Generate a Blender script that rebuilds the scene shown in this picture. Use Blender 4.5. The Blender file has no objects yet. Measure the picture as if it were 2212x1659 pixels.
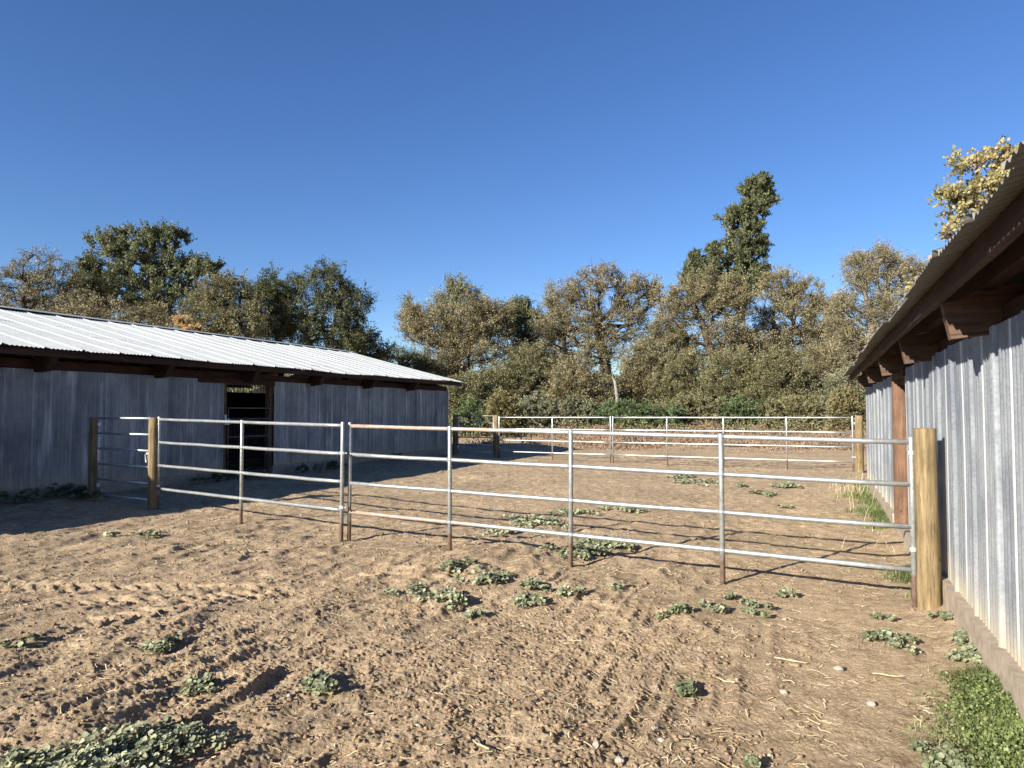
import bpy, math, random
import numpy as np
from mathutils import Vector, Matrix

# ------------------------------------------------------------------ camera, world, sun
SC = bpy.context.scene
COL = SC.collection
FPX, HOR, CX, CAMZ = 1534.0, 889.0, 1106.0, 1.6
cam = bpy.data.cameras.new('camera')
cam.sensor_width = 36; cam.lens = 36*FPX/2212; cam.clip_end = 3000; cam.clip_start = 0.05
camo = bpy.data.objects.new('camera', cam); COL.objects.link(camo)
camo.location = (0, 0, CAMZ)
camo.rotation_euler = (math.radians(90)+math.atan(59.5/FPX), 0, 0)
SC.camera = camo

SUN_AZ, SUN_EL = math.radians(228.5), math.radians(22.5)
w = bpy.data.worlds.new('World'); SC.world = w; w.use_nodes = True
nt = w.node_tree
bg = nt.nodes['Background']
sky = nt.nodes.new('ShaderNodeTexSky'); sky.sky_type = 'NISHITA'
sky.sun_disc = False; sky.sun_elevation = SUN_EL; sky.sun_rotation = SUN_AZ
sky.altitude = 900; sky.air_density = 1.0; sky.dust_density = 0.5; sky.ozone_density = 4.0
hs = nt.nodes.new('ShaderNodeHueSaturation'); hs.inputs['Saturation'].default_value = 1.14; hs.inputs['Hue'].default_value = 0.510
nt.links.new(sky.outputs[0], hs.inputs['Color']); nt.links.new(hs.outputs[0], bg.inputs[0])
bg.inputs[1].default_value = 0.058
sl = bpy.data.lights.new('sun', 'SUN'); sl.energy = 5.0; sl.angle = math.radians(0.5)
sl.color = (1.0, 0.945, 0.84)
so = bpy.data.objects.new('sun', sl); COL.objects.link(so)
ld = Vector((-math.sin(SUN_AZ)*math.cos(SUN_EL), -math.cos(SUN_AZ)*math.cos(SUN_EL), -math.sin(SUN_EL)))
so.rotation_euler = ld.to_track_quat('-Z', 'Y').to_euler()
so.location = (-20, -20, 20)
SC.view_settings.view_transform = 'Standard'
SC.view_settings.look = 'None'
SC.view_settings.exposure = 1.5
SC.view_settings.gamma = 1.0
SC.render.engine = 'CYCLES'
SC.cycles.max_bounces = 5; SC.cycles.diffuse_bounces = 3; SC.cycles.glossy_bounces = 3
SC.cycles.transparent_max_bounces = 8
SC.cycles.use_denoising = True

# ------------------------------------------------------------------ frames
TH = math.atan((1762-CX)/FPX)            # axis of both sheds, right of straight ahead
S_, C_ = math.sin(TH), math.cos(TH)
def PT(p, t): return (p*C_ + t*S_, -p*S_ + t*C_)          # shed frame to world
def toPT(x, y): return x*C_ - y*S_, x*S_ + y*C_
def depth(v, z=0.0): return (CAMZ-z)*FPX/(v-HOR)
def G(u, v, z=0.0):
    d = depth(v, z); return ((u-CX)/FPX*d, d)
def T(u, p):                               # where the view through column u meets the line p = const
    r = (u-CX)/FPX
    return p*(C_ + S_*r)/(C_*r - S_)

# ------------------------------------------------------------------ noise
def _hash(ix, iy, seed):
    h = (ix.astype(np.int64)*374761393 + iy.astype(np.int64)*668265263 + seed*1442695041) & 0xffffffff
    h = ((h ^ (h >> 13))*1274126177) & 0xffffffff
    h = (h ^ (h >> 16)) & 0xffffffff
    h = (h*2246822519) & 0xffffffff
    return ((h ^ (h >> 15)) & 0xffffff)/float(0xffffff)
def vn(x, y, seed=0):                      # value noise 0..1
    x = np.asarray(x, float); y = np.asarray(y, float)
    ix = np.floor(x); iy = np.floor(y)
    fx = x-ix; fy = y-iy
    fx = fx*fx*fx*(fx*(fx*6-15)+10); fy = fy*fy*fy*(fy*(fy*6-15)+10)
    a = _hash(ix, iy, seed); b = _hash(ix+1, iy, seed); c = _hash(ix, iy+1, seed); d = _hash(ix+1, iy+1, seed)
    return a+(b-a)*fx+(c-a)*fy+(a-b-c+d)*fx*fy
def sn(x, y, seed=0): return vn(x, y, seed)*2-1
def sstep(a, b, x):
    t = np.clip((x-a)/(b-a), 0, 1); return t*t*(3-2*t)

def track(x, y, a, b, wid, bend, seed):
    """prints of a lugged tyre rolled from a to b"""
    dx, dy = b[0]-a[0], b[1]-a[1]; L_ = math.hypot(dx, dy); dx /= L_; dy /= L_
    s = (x-a[0])*dx+(y-a[1])*dy; c = -(x-a[0])*dy+(y-a[1])*dx - bend*(s*(L_-s))/L_
    d = c/wid
    ends = sstep(-0.5, 0.3, s)*sstep(L_+0.5, L_-0.3, s)
    inside = sstep(1.05, 0.85, np.abs(d))
    ph = s/0.19 + np.abs(d)*0.75 + np.where(d > 0, 0.5, 0.0)
    f = (ph % 1.0)
    lug = sstep(0.0, 0.12, f)*sstep(0.52, 0.36, f)
    m = sstep(0.30, 0.5, vn(x*1.1+seed, y*1.1, seed))
    berm = np.exp(-((np.abs(d)-1.2)/0.25)**2)
    return ends*(inside*(-0.012+lug*0.022*m*(0.4+0.9*vn(x*4, y*4, seed+9))) + berm*0.012*vn(x*5, y*5, seed+3)), ends*inside*m

def H(x, y):
    x = np.asarray(x, float); y = np.asarray(y, float)
    p, t = toPT(x, y)
    rr = np.hypot(x, y)
    h = 0.05*sn(x*0.22+3, y*0.22+9, 1)*sstep(5, 9, rr)*0.8 + 0.012*sn(x*0.8, y*0.8, 2)
    h += 0.06*sstep(-8.5, -12, p)
    # how worked the soil is: furrows in the left and middle, packed near the right shed and gateway
    work = sstep(0.35, -1.2, p)*sstep(11.0, 5.5, t)
    work = np.maximum(work, 0.30*sstep(0.8, -1.0, p)*sstep(40, 20, t))
    packed = sstep(1.3, 0.4, np.hypot((x-2.7)/1.5, (y-6.1)/0.9))
    work = work*(1-0.85*packed)
    wp = p + 0.10*sn(p*0.9, t*0.5, 5) + 0.05*sn(p*2, t*1.3, 6)
    fur = 1-np.abs(sn(wp*3.1, t*0.42, 7))*2.0
    fur2 = 1-np.abs(sn(wp*5.3+7, t*0.8, 8))*2.0
    fmask = sstep(0.30, 0.62, vn(p*0.55, t*0.22+2, 9))
    h += work*((0.028*np.clip(fur, -0.3, 1)*fmask + 0.020*fur2*(0.4+0.6*fmask))*(0.35+1.3*vn(x*3.3, y*3.3, 33)) + 0.012*(1-2*np.abs(sn(wp*9+3, t*2.2, 34))))
    # curved scrapes where a machine turned
    ang = p*0.80+t*0.62
    h += work*0.018*(1-2*np.abs(sn(ang*2.4, (p-t)*0.35, 31)))*sstep(0.45, 0.7, vn(x*0.5, y*0.4, 32))
    for q, (A_, B_, wd_, bd_) in enumerate([((-4.9, 3.7), (-1.0, 7.1), 0.20, 0.10), ((-6.2, 5.0), (-2.6, 8.3), 0.20, 0.10), ((-3.6, 5.9), (-0.4, 6.8), 0.19, -0.1), ((-5.2, 6.4), (-2.0, 6.3), 0.18, 0.05), ((-2.6, 2.9), (-0.7, 6.0), 0.19, 0.05)]):
        tr, tm = track(x, y, A_, B_, wd_, bd_, 11+q)
        h = h*(1-0.35*tm)+tr
    # hoof pits and lumps
    pit = sstep(0.70, 0.86, vn(x*2.7, y*2.7, 21))
    h -= 0.012*pit*(0.15+0.85*work)
    near = sstep(16, 7, rr)
    cl = np.abs(sn(x*5.2+0.6*sn(x*3,y*3,29), y*3.6, 22)); h += (0.009+0.010*work)*(0.5-cl)*(0.75+0.25*near)
    n1 = vn(x*11, y*11, 23); h += (0.004+0.0045*work)*np.clip(n1-0.45, 0, 1)*2*sstep(34, 16, rr)*sstep(0.25, 0.6, vn(x*1.3, y*1.3, 28))*(1-0.7*packed)
    cr = vn(x*2.0, y*2.0, 27)
    n2 = vn(x*24, y*24, 24); h += (0.002+0.004*work)*(n2-0.3)*near*(0.2+cr)
    h += (0.0024+0.0036*work)*(1-2*np.abs(sn(x*36, y*36, 25)))*sstep(10, 5, rr)*(0.4+1.2*vn(x*1.9, y*1.9, 35)) + (0.0012+0.0018*work)*sn(x*75, y*75, 36)*sstep(7, 4, rr)
    h += 0.015*sn(x*1.6, y*1.6, 26)*sstep(8, 14, rr)
    mid = sstep(6, 9, rr)*sstep(34, 24, rr)*(1-0.6*packed)
    h += mid*(0.024*(0.5-np.abs(sn(x*4.1, y*4.1, 41)))*vn(x*0.9, y*0.9, 42) + 0.030*np.maximum(0, vn(x*7.5, y*7.5, 43)-0.55)*sstep(0.3, 0.6, vn(x*0.7+5, y*0.7, 44)))
    # soil banked up against the right foundation
    h += 0.07*np.exp(-((p-0.97)/0.16)**2)*sstep(2, 6, t)*sstep(18, 16, t)
    h += 0.35*np.maximum(0, (rr-60)/120)**1.2
    return h

# ------------------------------------------------------------------ mesh helpers
class MB:
    def __init__(s): s.v = []; s.f = []; s.n = 0; s.a = []
    def add(s, verts, faces, tint=None):
        s.v.extend([tuple(q) for q in verts]); s.f.extend([tuple(i+s.n for i in f) for f in faces])
        s.n += len(verts); s.a.extend([tint if tint is not None else 0.5]*len(faces))
    def box(s, c, d, rot=None):
        hx, hy, hz = d[0]/2, d[1]/2, d[2]/2
        vs = [Vector((sx*hx, sy*hy, sz*hz)) for sx in (-1, 1) for sy in (-1, 1) for sz in (-1, 1)]
        if rot is not None: vs = [rot @ q for q in vs]
        c = Vector(c)
        s.add([q+c for q in vs], [(0, 1, 3, 2), (4, 6, 7, 5), (0, 4, 5, 1), (2, 3, 7, 6), (0, 2, 6, 4), (1, 5, 7, 3)])
    def bb(s, x0, x1, y0, y1, z0, z1): s.box(((x0+x1)/2, (y0+y1)/2, (z0+z1)/2), (abs(x1-x0), abs(y1-y0), abs(z1-z0)))
    def tube(s, pts, rad, seg=10, cap=True):
        pts = [Vector(q) for q in pts]
        if not hasattr(rad, '__len__'): rad = [rad]*len(pts)
        base = s.n; vs = []; fs = []
        up = None
        for i, q in enumerate(pts):
            d = (pts[min(i+1, len(pts)-1)]-pts[max(i-1, 0)]).normalized()
            if up is None:
                up = d.orthogonal().normalized()
            up = (up - d*up.dot(d)).normalized(); sd = d.cross(up)
            for k in range(seg):
                a = 2*math.pi*k/seg
                vs.append(q+(up*math.cos(a)+sd*math.sin(a))*rad[i])
        for i in range(len(pts)-1):
            for k in range(seg):
                k2 = (k+1) % seg
                fs.append((i*seg+k, i*seg+k2, (i+1)*seg+k2, (i+1)*seg+k))
        if cap:
            fs.append(tuple(range(seg-1, -1, -1))); fs.append(tuple((len(pts)-1)*seg+k for k in range(seg)))
        s.add(vs, fs)
    def prism(s, poly, y0, y1):            # poly in x,z extruded along y
        n = len(poly)
        vs = [(a, y0, b) for a, b in poly]+[(a, y1, b) for a, b in poly]
        fs = [tuple(range(n)), tuple(range(2*n-1, n-1, -1))]
        for i in range(n):
            j = (i+1) % n; fs.append((i, i+n, j+n, j))
        s.add(vs, fs)
    def build(s, name, mat, parent=None, smooth=False, tint=False):
        me = bpy.data.meshes.new(name); me.from_pydata(s.v, [], s.f); me.update()
        if tint:
            at = me.attributes.new('tint', 'FLOAT', 'FACE'); at.data.foreach_set('value', np.array(s.a, dtype=np.float32))
        return link(name, me, mat, parent, smooth)

def link(name, me, mat, parent=None, smooth=False):
    mats = mat if isinstance(mat, (list, tuple)) else [mat]
    for m in mats: me.materials.append(m)
    if smooth:
        me.polygons.foreach_set('use_smooth', np.ones(len(me.polygons), dtype=bool))
    o = bpy.data.objects.new(name, me); COL.objects.link(o)
    if parent is not None: o.parent = parent
    return o

def np_mesh(name, V, F, mat, parent=None, smooth=False, tint=None, uniform=4, matidx=None):
    """V (n,3), F (m,k) arrays"""
    me = bpy.data.meshes.new(name)
    V = np.ascontiguousarray(V, dtype=np.float32); F = np.ascontiguousarray(F, dtype=np.int32)
    m, k = F.shape
    me.vertices.add(len(V)); me.vertices.foreach_set('co', V.ravel())
    me.loops.add(m*k); me.loops.foreach_set('vertex_index', F.ravel())
    me.polygons.add(m); me.polygons.foreach_set('loop_start', np.arange(0, m*k, k, dtype=np.int32))
    try: me.polygons.foreach_set('loop_total', np.full(m, k, dtype=np.int32))
    except Exception: pass
    if matidx is not None: me.polygons.foreach_set('material_index', matidx.astype(np.int32))
    me.update(calc_edges=True); me.validate()
    if tint is not None:
        at = me.attributes.new('tint', 'FLOAT', 'FACE'); at.data.foreach_set('value', tint.astype(np.float32))
    return link(name, me, mat, parent, smooth)

def tag(o, label=None, cat=None, group=None, kind=None):
    if label: o['label'] = label
    if cat: o['category'] = cat
    if group: o['group'] = group
    if kind: o['kind'] = kind
    return o
def empty(name, loc, rz=0.0):
    o = bpy.data.objects.new(name, None); COL.objects.link(o); o.location = loc; o.rotation_euler = (0, 0, rz)
    o.empty_display_size = 0.2
    return o
def copy_tree(o, parent=None):
    c = o.copy(); COL.objects.link(c)
    c.parent = parent
    for ch in [q for q in bpy.data.objects if q.parent == o]: copy_tree(ch, c)
    return c

# ------------------------------------------------------------------ materials
class NT:
    def __init__(s, name):
        s.m = bpy.data.materials.new(name); s.m.use_nodes = True
        s.t = s.m.node_tree; s.b = s.t.nodes['Principled BSDF']; s.out = s.t.nodes['Material Output']
    def n(s, typ, **kw):
        q = s.t.nodes.new(typ)
        for k, v in kw.items(): setattr(q, k, v)
        return q
    def l(s, a, b): s.t.links.new(a, b)
    def coord(s, scale=(1, 1, 1), rot=(0, 0, 0), loc=(0, 0, 0)):
        c = s.n('ShaderNodeTexCoord'); mp = s.n('ShaderNodeMapping')
        mp.inputs['Scale'].default_value = scale; mp.inputs['Rotation'].default_value = rot; mp.inputs['Location'].default_value = loc
        s.l(c.outputs['Object'], mp.inputs[0]); return mp.outputs[0]
    def noise(s, vec, scale, detail=4, rough=0.55, dist=0.0):
        q = s.n('ShaderNodeTexNoise'); q.inputs['Scale'].default_value = scale
        q.inputs['Detail'].default_value = detail; q.inputs['Roughness'].default_value = rough; q.inputs['Distortion'].default_value = dist
        if vec is not None: s.l(vec, q.inputs['Vector'])
        return q.outputs['Fac']
    def ramp(s, fac, stops):
        q = s.n('ShaderNodeValToRGB'); e = q.color_ramp.elements
        while len(e) < len(stops): e.new(0.5)
        for i, (p, c) in enumerate(stops):
            e[i].position = p; e[i].color = (c[0], c[1], c[2], 1) if hasattr(c, '__len__') else (c, c, c, 1)
        s.l(fac, q.inputs[0]); return q.outputs[0]
    def mix(s, fac, a, b, mode='MIX'):
        q = s.n('ShaderNodeMix'); q.data_type = 'RGBA'; q.blend_type = mode
        for sock, val in ((q.inputs[0], fac), (q.inputs[6], a), (q.inputs[7], b)):
            if isinstance(val, bpy.types.NodeSocket): s.l(val, sock)
            elif hasattr(val, '__len__'): sock.default_value = (val[0], val[1], val[2], 1)
            else: sock.default_value = val
        return q.outputs[2]
    def math(s, op, a, b=None, clamp=False):
        q = s.n('ShaderNodeMath', operation=op); q.use_clamp = clamp
        for i, val in enumerate((a, b)):
            if val is None: continue
            if isinstance(val, bpy.types.NodeSocket): s.l(val, q.inputs[i])
            else: q.inputs[i].default_value = val
        return q.outputs[0]
    def bump(s, h, strength=0.3, dist=0.01):
        q = s.n('ShaderNodeBump'); q.inputs['Strength'].default_value = strength; q.inputs['Distance'].default_value = dist
        s.l(h, q.inputs['Height']); s.l(q.outputs[0], s.b.inputs['Normal'])
    def sep(s, vec):
        q = s.n('ShaderNodeSeparateXYZ'); s.l(vec, q.inputs[0]); return q.outputs
    def setb(s, rough=0.6, metal=0.0, spec=0.5):
        s.b.inputs['Roughness'].default_value = rough; s.b.inputs['Metallic'].default_value = metal
        s.b.inputs['Specular IOR Level'].default_value = spec
    def col(s, c):
        if isinstance(c, bpy.types.NodeSocket): c = s.mix(1.0, c, (0.80, 0.80, 0.80), 'MULTIPLY')
        if isinstance(c, bpy.types.NodeSocket): s.l(c, s.b.inputs['Base Color'])
        else: s.b.inputs['Base Color'].default_value = (c[0], c[1], c[2], 1)

def mat_soil():
    k = NT('soil'); v = k.coord()
    a = k.noise(v, 0.55, 5, 0.6); b = k.noise(v, 7, 8, 0.72); c = k.noise(v, 60, 5, 0.7)
    base = k.ramp(b, [(0.30, (0.29, 0.205, 0.125)), (0.5, (0.455, 0.338, 0.222)), (0.72, (0.59, 0.455, 0.315))])
    big = k.ramp(a, [(0.34, (0.84, 0.84, 0.83)), (0.62, (1.12, 1.10, 1.07))])
    base = k.mix(1.0, base, big, 'MULTIPLY')
    fine = k.ramp(c, [(0.32, (0.70, 0.70, 0.68)), (0.62, (1.14, 1.14, 1.12))])
    base = k.mix(1.0, base, fine, 'MULTIPLY')
    # chopped chaff in the surface
    ch = k.n('ShaderNodeTexVoronoi'); ch.inputs['Scale'].default_value = 42; k.l(v, ch.inputs['Vector'])
    chm = k.math('MULTIPLY', k.math('LESS_THAN', ch.outputs['Distance'], 0.20), k.ramp(k.noise(v, 1.7, 4), [(0.50, 0), (0.60, 1)]))
    base = k.mix(k.math('MULTIPLY', chm, 0.6), base, (0.52, 0.40, 0.24))
    dk = k.noise(v, 13, 6, 0.75, 0.6)
    base = k.mix(1.0, base, k.ramp(dk, [(0.36, (0.62, 0.58, 0.54)), (0.47, (1, 1, 1))]), 'MULTIPLY')
    k.col(base); k.setb(0.95, 0, 0.15)
    hh = k.math('ADD', k.math('MULTIPLY', k.noise(v, 28, 8, 0.75), 1.0), k.math('MULTIPLY', k.noise(v, 110, 4, 0.7), 0.35))
    k.bump(hh, 1.0, 0.026)
    return k.m

def mat_galv(name, base=(0.55, 0.58, 0.60), rough=0.42, metal=0.75, dirt=True, z0=0.24, axis='z', streak=1.0, lapb=0.0):
    k = NT(name); v = k.coord(); vs = k.coord(scale=(1, 1, 0.12)); 
    sp = k.noise(v, 55, 3, 0.6); bl = k.noise(v, 1.3, 4, 0.6); st = k.noise(vs, 22, 5, 0.65); st2 = k.noise(vs, 5, 3, 0.6)
    col = k.mix(1.0, base, k.ramp(sp, [(0.35, 0.84), (0.65, 1.1)]), 'MULTIPLY')
    col = k.mix(1.0, col, k.ramp(bl, [(0.36, (0.66, 0.68, 0.74) if axis == 'z' else (0.93, 0.93, 0.94)), (0.60, (1.1, 1.1, 1.1) if axis == 'z' else (1.03, 1.03, 1.03))]), 'MULTIPLY')
    col = k.mix(1.0, col, k.ramp(st, [(0.36, (0.86, 0.87, 0.89) if axis == 'z' else (0.97, 0.97, 0.97)), (0.62, (1.07, 1.07, 1.07) if axis == 'z' else (1.02, 1.02, 1.02))]), 'MULTIPLY')
    yy_ = k.sep(k.coord())[1]
    cell = k.math('DIVIDE', yy_, 0.0762*9); fl = k.math('FLOOR', cell)
    wn = k.n('ShaderNodeTexWhiteNoise'); wn.noise_dimensions = '1D'; k.l(fl, wn.inputs['W'])
    col = k.mix(1.0, col, k.ramp(wn.outputs['Value'], [(0.0, (0.80, 0.81, 0.83) if axis == 'z' else (0.95, 0.95, 0.95)), (1.0, (1.13, 1.12, 1.10) if axis == 'z' else (1.04, 1.04, 1.04))]), 'MULTIPLY')
    if lapb:                               # sun glint on the raised lap edges, painted into the colour
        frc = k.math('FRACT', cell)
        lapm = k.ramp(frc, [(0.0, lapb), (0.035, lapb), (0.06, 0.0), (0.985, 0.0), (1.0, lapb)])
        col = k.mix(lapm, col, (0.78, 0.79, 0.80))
    if axis == 'z':                        # white bloom streaks running down
        wb = k.ramp(st2, [(0.55, 0), (0.72, 0.5*streak)])
        col = k.mix(wb, col, (0.72, 0.74, 0.76))
    c = k.n('ShaderNodeTexCoord'); xyz = k.sep(c.outputs['Object'])
    me = k.ramp(bl, [(0.3, metal*0.75), (0.7, metal)])
    if dirt:                               # splashed soil low on the sheets
        zz = k.math('SUBTRACT', xyz[2], z0)
        m = k.math('SUBTRACT', 1.0, k.math('MULTIPLY', zz, 2.3), True)
        m = k.math('MULTIPLY', m, m)
        m = k.math('MULTIPLY', m, k.ramp(st, [(0.25, 0.35), (0.7, 1.25)]), True)
        col = k.mix(m, col, (0.40, 0.34, 0.24))
        me = k.math('MULTIPLY', me, k.math('SUBTRACT', 1.0, m))
    k.col(col); k.l(me, k.b.inputs['Metallic'])
    k.b.inputs['Roughness'].default_value = rough
    k.l(k.ramp(k.noise(v, 9, 4), [(0.3, rough-0.08), (0.7, rough+0.12)]), k.b.inputs['Roughness'])
    k.bump(k.math('ADD', k.noise(v, 5, 3), k.math('MULTIPLY', sp, 0.08)), 0.35, 0.02)
    return k.m

def mat_wood(name, dark, light, scale=9, along='z', rough=0.8, rings=False):
    k = NT(name)
    sc = {'z': (1, 1, 0.06), 'y': (1, 0.06, 1), 'x': (0.06, 1, 1)}[along]
    v = k.coord(scale=sc); v2 = k.coord()
    a = k.noise(v, scale*3, 6, 0.65, 0.4); b = k.noise(v2, 2.2, 4)
    c = k.ramp(a, [(0.33, dark), (0.66, light)])
    c = k.mix(1.0, c, k.ramp(b, [(0.35, 0.72), (0.65, 1.15)]), 'MULTIPLY')
    cr = k.noise(v, scale*9, 4, 0.7, 0.2); c = k.mix(1.0, c, k.ramp(cr, [(0.34, 0.42), (0.42, 1.0)]), 'MULTIPLY')
    kn = k.n('ShaderNodeTexVoronoi'); kn.inputs['Scale'].default_value = 5.5; k.l(v2, kn.inputs['Vector'])
    c = k.mix(k.ramp(kn.outputs['Distance'], [(0.05, 0.75), (0.13, 0)]), c, tuple(q*0.45 for q in dark))
    k.col(c); k.setb(rough, 0, 0.25); k.bump(a, 0.5, 0.006)
    return k.m

def mat_pipe():
    k = NT('galvanised_pipe'); v = k.coord(); c = k.n('ShaderNodeTexCoord')
    xyz = k.sep(c.outputs['Object'])
    sp = k.noise(v, 30, 4, 0.6); bl = k.noise(v, 6, 4, 0.6)
    col = k.ramp(sp, [(0.3, (0.30, 0.315, 0.31)), (0.7, (0.50, 0.51, 0.50))])
    m = k.math('SUBTRACT', 1.0, k.math('MULTIPLY', k.math('ADD', xyz[2], k.math('MULTIPLY', k.math('SUBTRACT', bl, 0.5), 0.22)), 1.0))
    low = k.ramp(k.math('ADD', xyz[2], k.math('MULTIPLY', k.math('SUBTRACT', bl, 0.5), 0.12)), [(0.24, 1), (0.30, 0)])
    rust = k.ramp(sp, [(0.3, (0.12, 0.080, 0.062)), (0.7, (0.27, 0.18, 0.14))])
    col = k.mix(low, col, rust); k.col(col)
    k.l(k.math('MULTIPLY', k.math('SUBTRACT', 1.0, low), 0.55), k.b.inputs['Metallic'])
    k.b.inputs['Roughness'].default_value = 0.36
    k.bump(sp, 0.15, 0.003)
    return k.m

def mat_rusty_rail():
    """pipe that has rusted from its left end (local x = 0) towards the middle"""
    k = NT('part_rusted_pipe'); v = k.coord(); c = k.n('ShaderNodeTexCoord'); xyz = k.sep(c.outputs['Object'])
    sp = k.noise(v, 30, 4, 0.6); bl = k.noise(v, 3.5, 5, 0.7)
    col = k.ramp(sp, [(0.3, (0.30, 0.315, 0.31)), (0.7, (0.50, 0.51, 0.50))])
    f = k.math('ADD', k.math('MULTIPLY', xyz[0], 0.22), k.math('MULTIPLY', k.math('SUBTRACT', bl, 0.5), 0.9))
    m = k.ramp(f, [(0.38, 0.92), (0.52, 0)])
    rust = k.ramp(sp, [(0.3, (0.25, 0.15, 0.105)), (0.7, (0.44, 0.32, 0.25))])
    k.col(k.mix(m, col, rust))
    k.l(k.math('MULTIPLY', k.math('SUBTRACT', 1.0, m), 0.55), k.b.inputs['Metallic'])
    k.b.inputs['Roughness'].default_value = 0.42; k.bump(sp, 0.2, 0.003)
    return k.m

def mat_leaf(name, stops, trans=0.4, rough=0.55):
    k = NT(name)
    at = k.n('ShaderNodeAttribute'); at.attribute_name = 'tint'
    v = k.coord()
    col = k.ramp(at.outputs['Fac'], stops)
    col = k.mix(1.0, col, k.ramp(k.noise(v, 0.8, 3), [(0.35, 0.78), (0.65, 1.2)]), 'MULTIPLY')
    col = k.mix(1.0, col, (0.84, 0.84, 0.84), 'MULTIPLY'); k.l(col, k.b.inputs['Base Color']); k.setb(rough, 0, 0.35)
    tr = k.n('ShaderNodeBsdfTranslucent'); k.l(col, tr.inputs[0])
    mx = k.n('ShaderNodeMixShader'); mx.inputs[0].default_value = trans
    k.l(k.b.outputs[0], mx.inputs[1]); k.l(tr.outputs[0], mx.inputs[2]); k.l(mx.outputs[0], k.out.inputs[0])
    return k.m

def mat_plain(name, c1, c2, scale=12, rough=0.8, metal=0.0, bump=0.3, dist=0.01):
    k = NT(name); v = k.coord(); a = k.noise(v, scale, 6, 0.65)
    k.col(k.ramp(a, [(0.32, c1), (0.68, c2)])); k.setb(rough, metal, 0.3); k.bump(a, bump, dist)
    return k.m

M = {}
M['soil'] = mat_soil()
M['wall'] = mat_galv('galvanised_wall', (0.25, 0.27, 0.29), 0.45, 0.35, lapb=0.15)  # wall metal with its base darkened for the shaded shed wall
M['wall_lit'] = mat_galv('galvanised_wall_sunlit', (0.325, 0.342, 0.355), 0.42, 0.35, streak=0.5, lapb=0.7)  # sunlit copy of the wall metal: lighter base, lap glints painted in
M['roof'] = mat_galv('galvanised_roof', (0.42, 0.44, 0.435), 0.55, 0.05, dirt=False, axis='none')
M['roof_old'] = mat_galv('weathered_roof', (0.20, 0.19, 0.165), 0.7, 0.1, dirt=False, axis='none')
M['pipe'] = mat_pipe(); M['rail_rust'] = mat_rusty_rail()
M['gate_pipe'] = mat_plain('gate_pipe', (0.42, 0.44, 0.45), (0.62, 0.63, 0.63), 25, 0.4, 0.55, 0.1)
M['post'] = mat_wood('treated_post', (0.11, 0.075, 0.036), (0.315, 0.23, 0.12), 11)
M['beam'] = mat_wood('stained_beam', (0.030, 0.014, 0.009), (0.080, 0.038, 0.024), 9, 'y')
M['rafter'] = mat_wood('stained_rafter', (0.045, 0.026, 0.018), (0.15, 0.09, 0.062), 9, 'x')
M['jamb'] = mat_wood('stained_jamb', (0.085, 0.045, 0.028), (0.23, 0.13, 0.08), 8, 'z')
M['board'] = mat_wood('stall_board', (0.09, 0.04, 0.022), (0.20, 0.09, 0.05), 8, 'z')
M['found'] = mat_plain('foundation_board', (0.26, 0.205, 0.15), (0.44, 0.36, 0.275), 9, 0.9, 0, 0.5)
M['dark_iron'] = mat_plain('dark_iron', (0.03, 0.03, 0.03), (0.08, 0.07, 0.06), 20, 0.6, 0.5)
M['dull'] = mat_plain('dull_iron', (0.07, 0.07, 0.07), (0.16, 0.155, 0.15), 25, 0.6, 0.3, 0.1)
M['white'] = mat_plain('pale_box', (0.55, 0.55, 0.53), (0.7, 0.7, 0.68), 20, 0.5)
M['bark_dark'] = mat_plain('bark_dark', (0.035, 0.026, 0.018), (0.10, 0.078, 0.058), 14, 0.95, 0, 0.8, 0.05)
M['bark_grey'] = mat_plain('bark_grey', (0.11, 0.09, 0.07), (0.26, 0.22, 0.18), 14, 0.95, 0, 0.8, 0.05)
M['straw'] = mat_leaf('straw', [(0, (0.38, 0.28, 0.15)), (0.6, (0.56, 0.45, 0.27)), (1, (0.70, 0.60, 0.40))], 0.1, 0.7)
M['clod'] = mat_plain('clod_soil', (0.17, 0.11, 0.067), (0.36, 0.25, 0.16), 18, 0.95, 0, 0.8, 0.02)
M['stone'] = mat_plain('stone', (0.25, 0.21, 0.17), (0.42, 0.37, 0.31), 18, 0.9)
M['mallow'] = mat_leaf('mallow_leaf', [(0, (0.09, 0.11, 0.05)), (0.5, (0.19, 0.21, 0.12)), (1, (0.38, 0.38, 0.23))], 0.2)
M['grass'] = mat_leaf('green_grass', [(0, (0.07, 0.10, 0.03)), (0.5, (0.155, 0.20, 0.065)), (0.8, (0.27, 0.30, 0.12)), (1, (0.55, 0.46, 0.27))], 0.3)
M['dry'] = mat_leaf('dry_weed', [(0, (0.17, 0.11, 0.07)), (0.5, (0.32, 0.215, 0.14)), (1, (0.46, 0.35, 0.23))], 0.25)
M['tan'] = mat_leaf('tan_leaf', [(0, (0.13, 0.115, 0.055)), (0.5, (0.275, 0.235, 0.125)), (1, (0.43, 0.37, 0.22))], 0.3)
M['olive'] = mat_leaf('olive_leaf', [(0, (0.10, 0.10, 0.045)), (0.5, (0.215, 0.20, 0.095)), (1, (0.36, 0.32, 0.17))], 0.3)
M['green'] = mat_leaf('green_leaf', [(0, (0.06, 0.078, 0.032)), (0.5, (0.135, 0.15, 0.068)), (1, (0.27, 0.26, 0.13))], 0.3)
M['dgreen'] = mat_leaf('dark_green_leaf', [(0, (0.042, 0.055, 0.022)), (0.5, (0.09, 0.105, 0.042)), (1, (0.21, 0.20, 0.09))], 0.25)
M['ivy'] = mat_leaf('ivy_leaf', [(0, (0.05, 0.08, 0.03)), (0.5, (0.11, 0.15, 0.06)), (1, (0.20, 0.23, 0.10))], 0.2)
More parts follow.
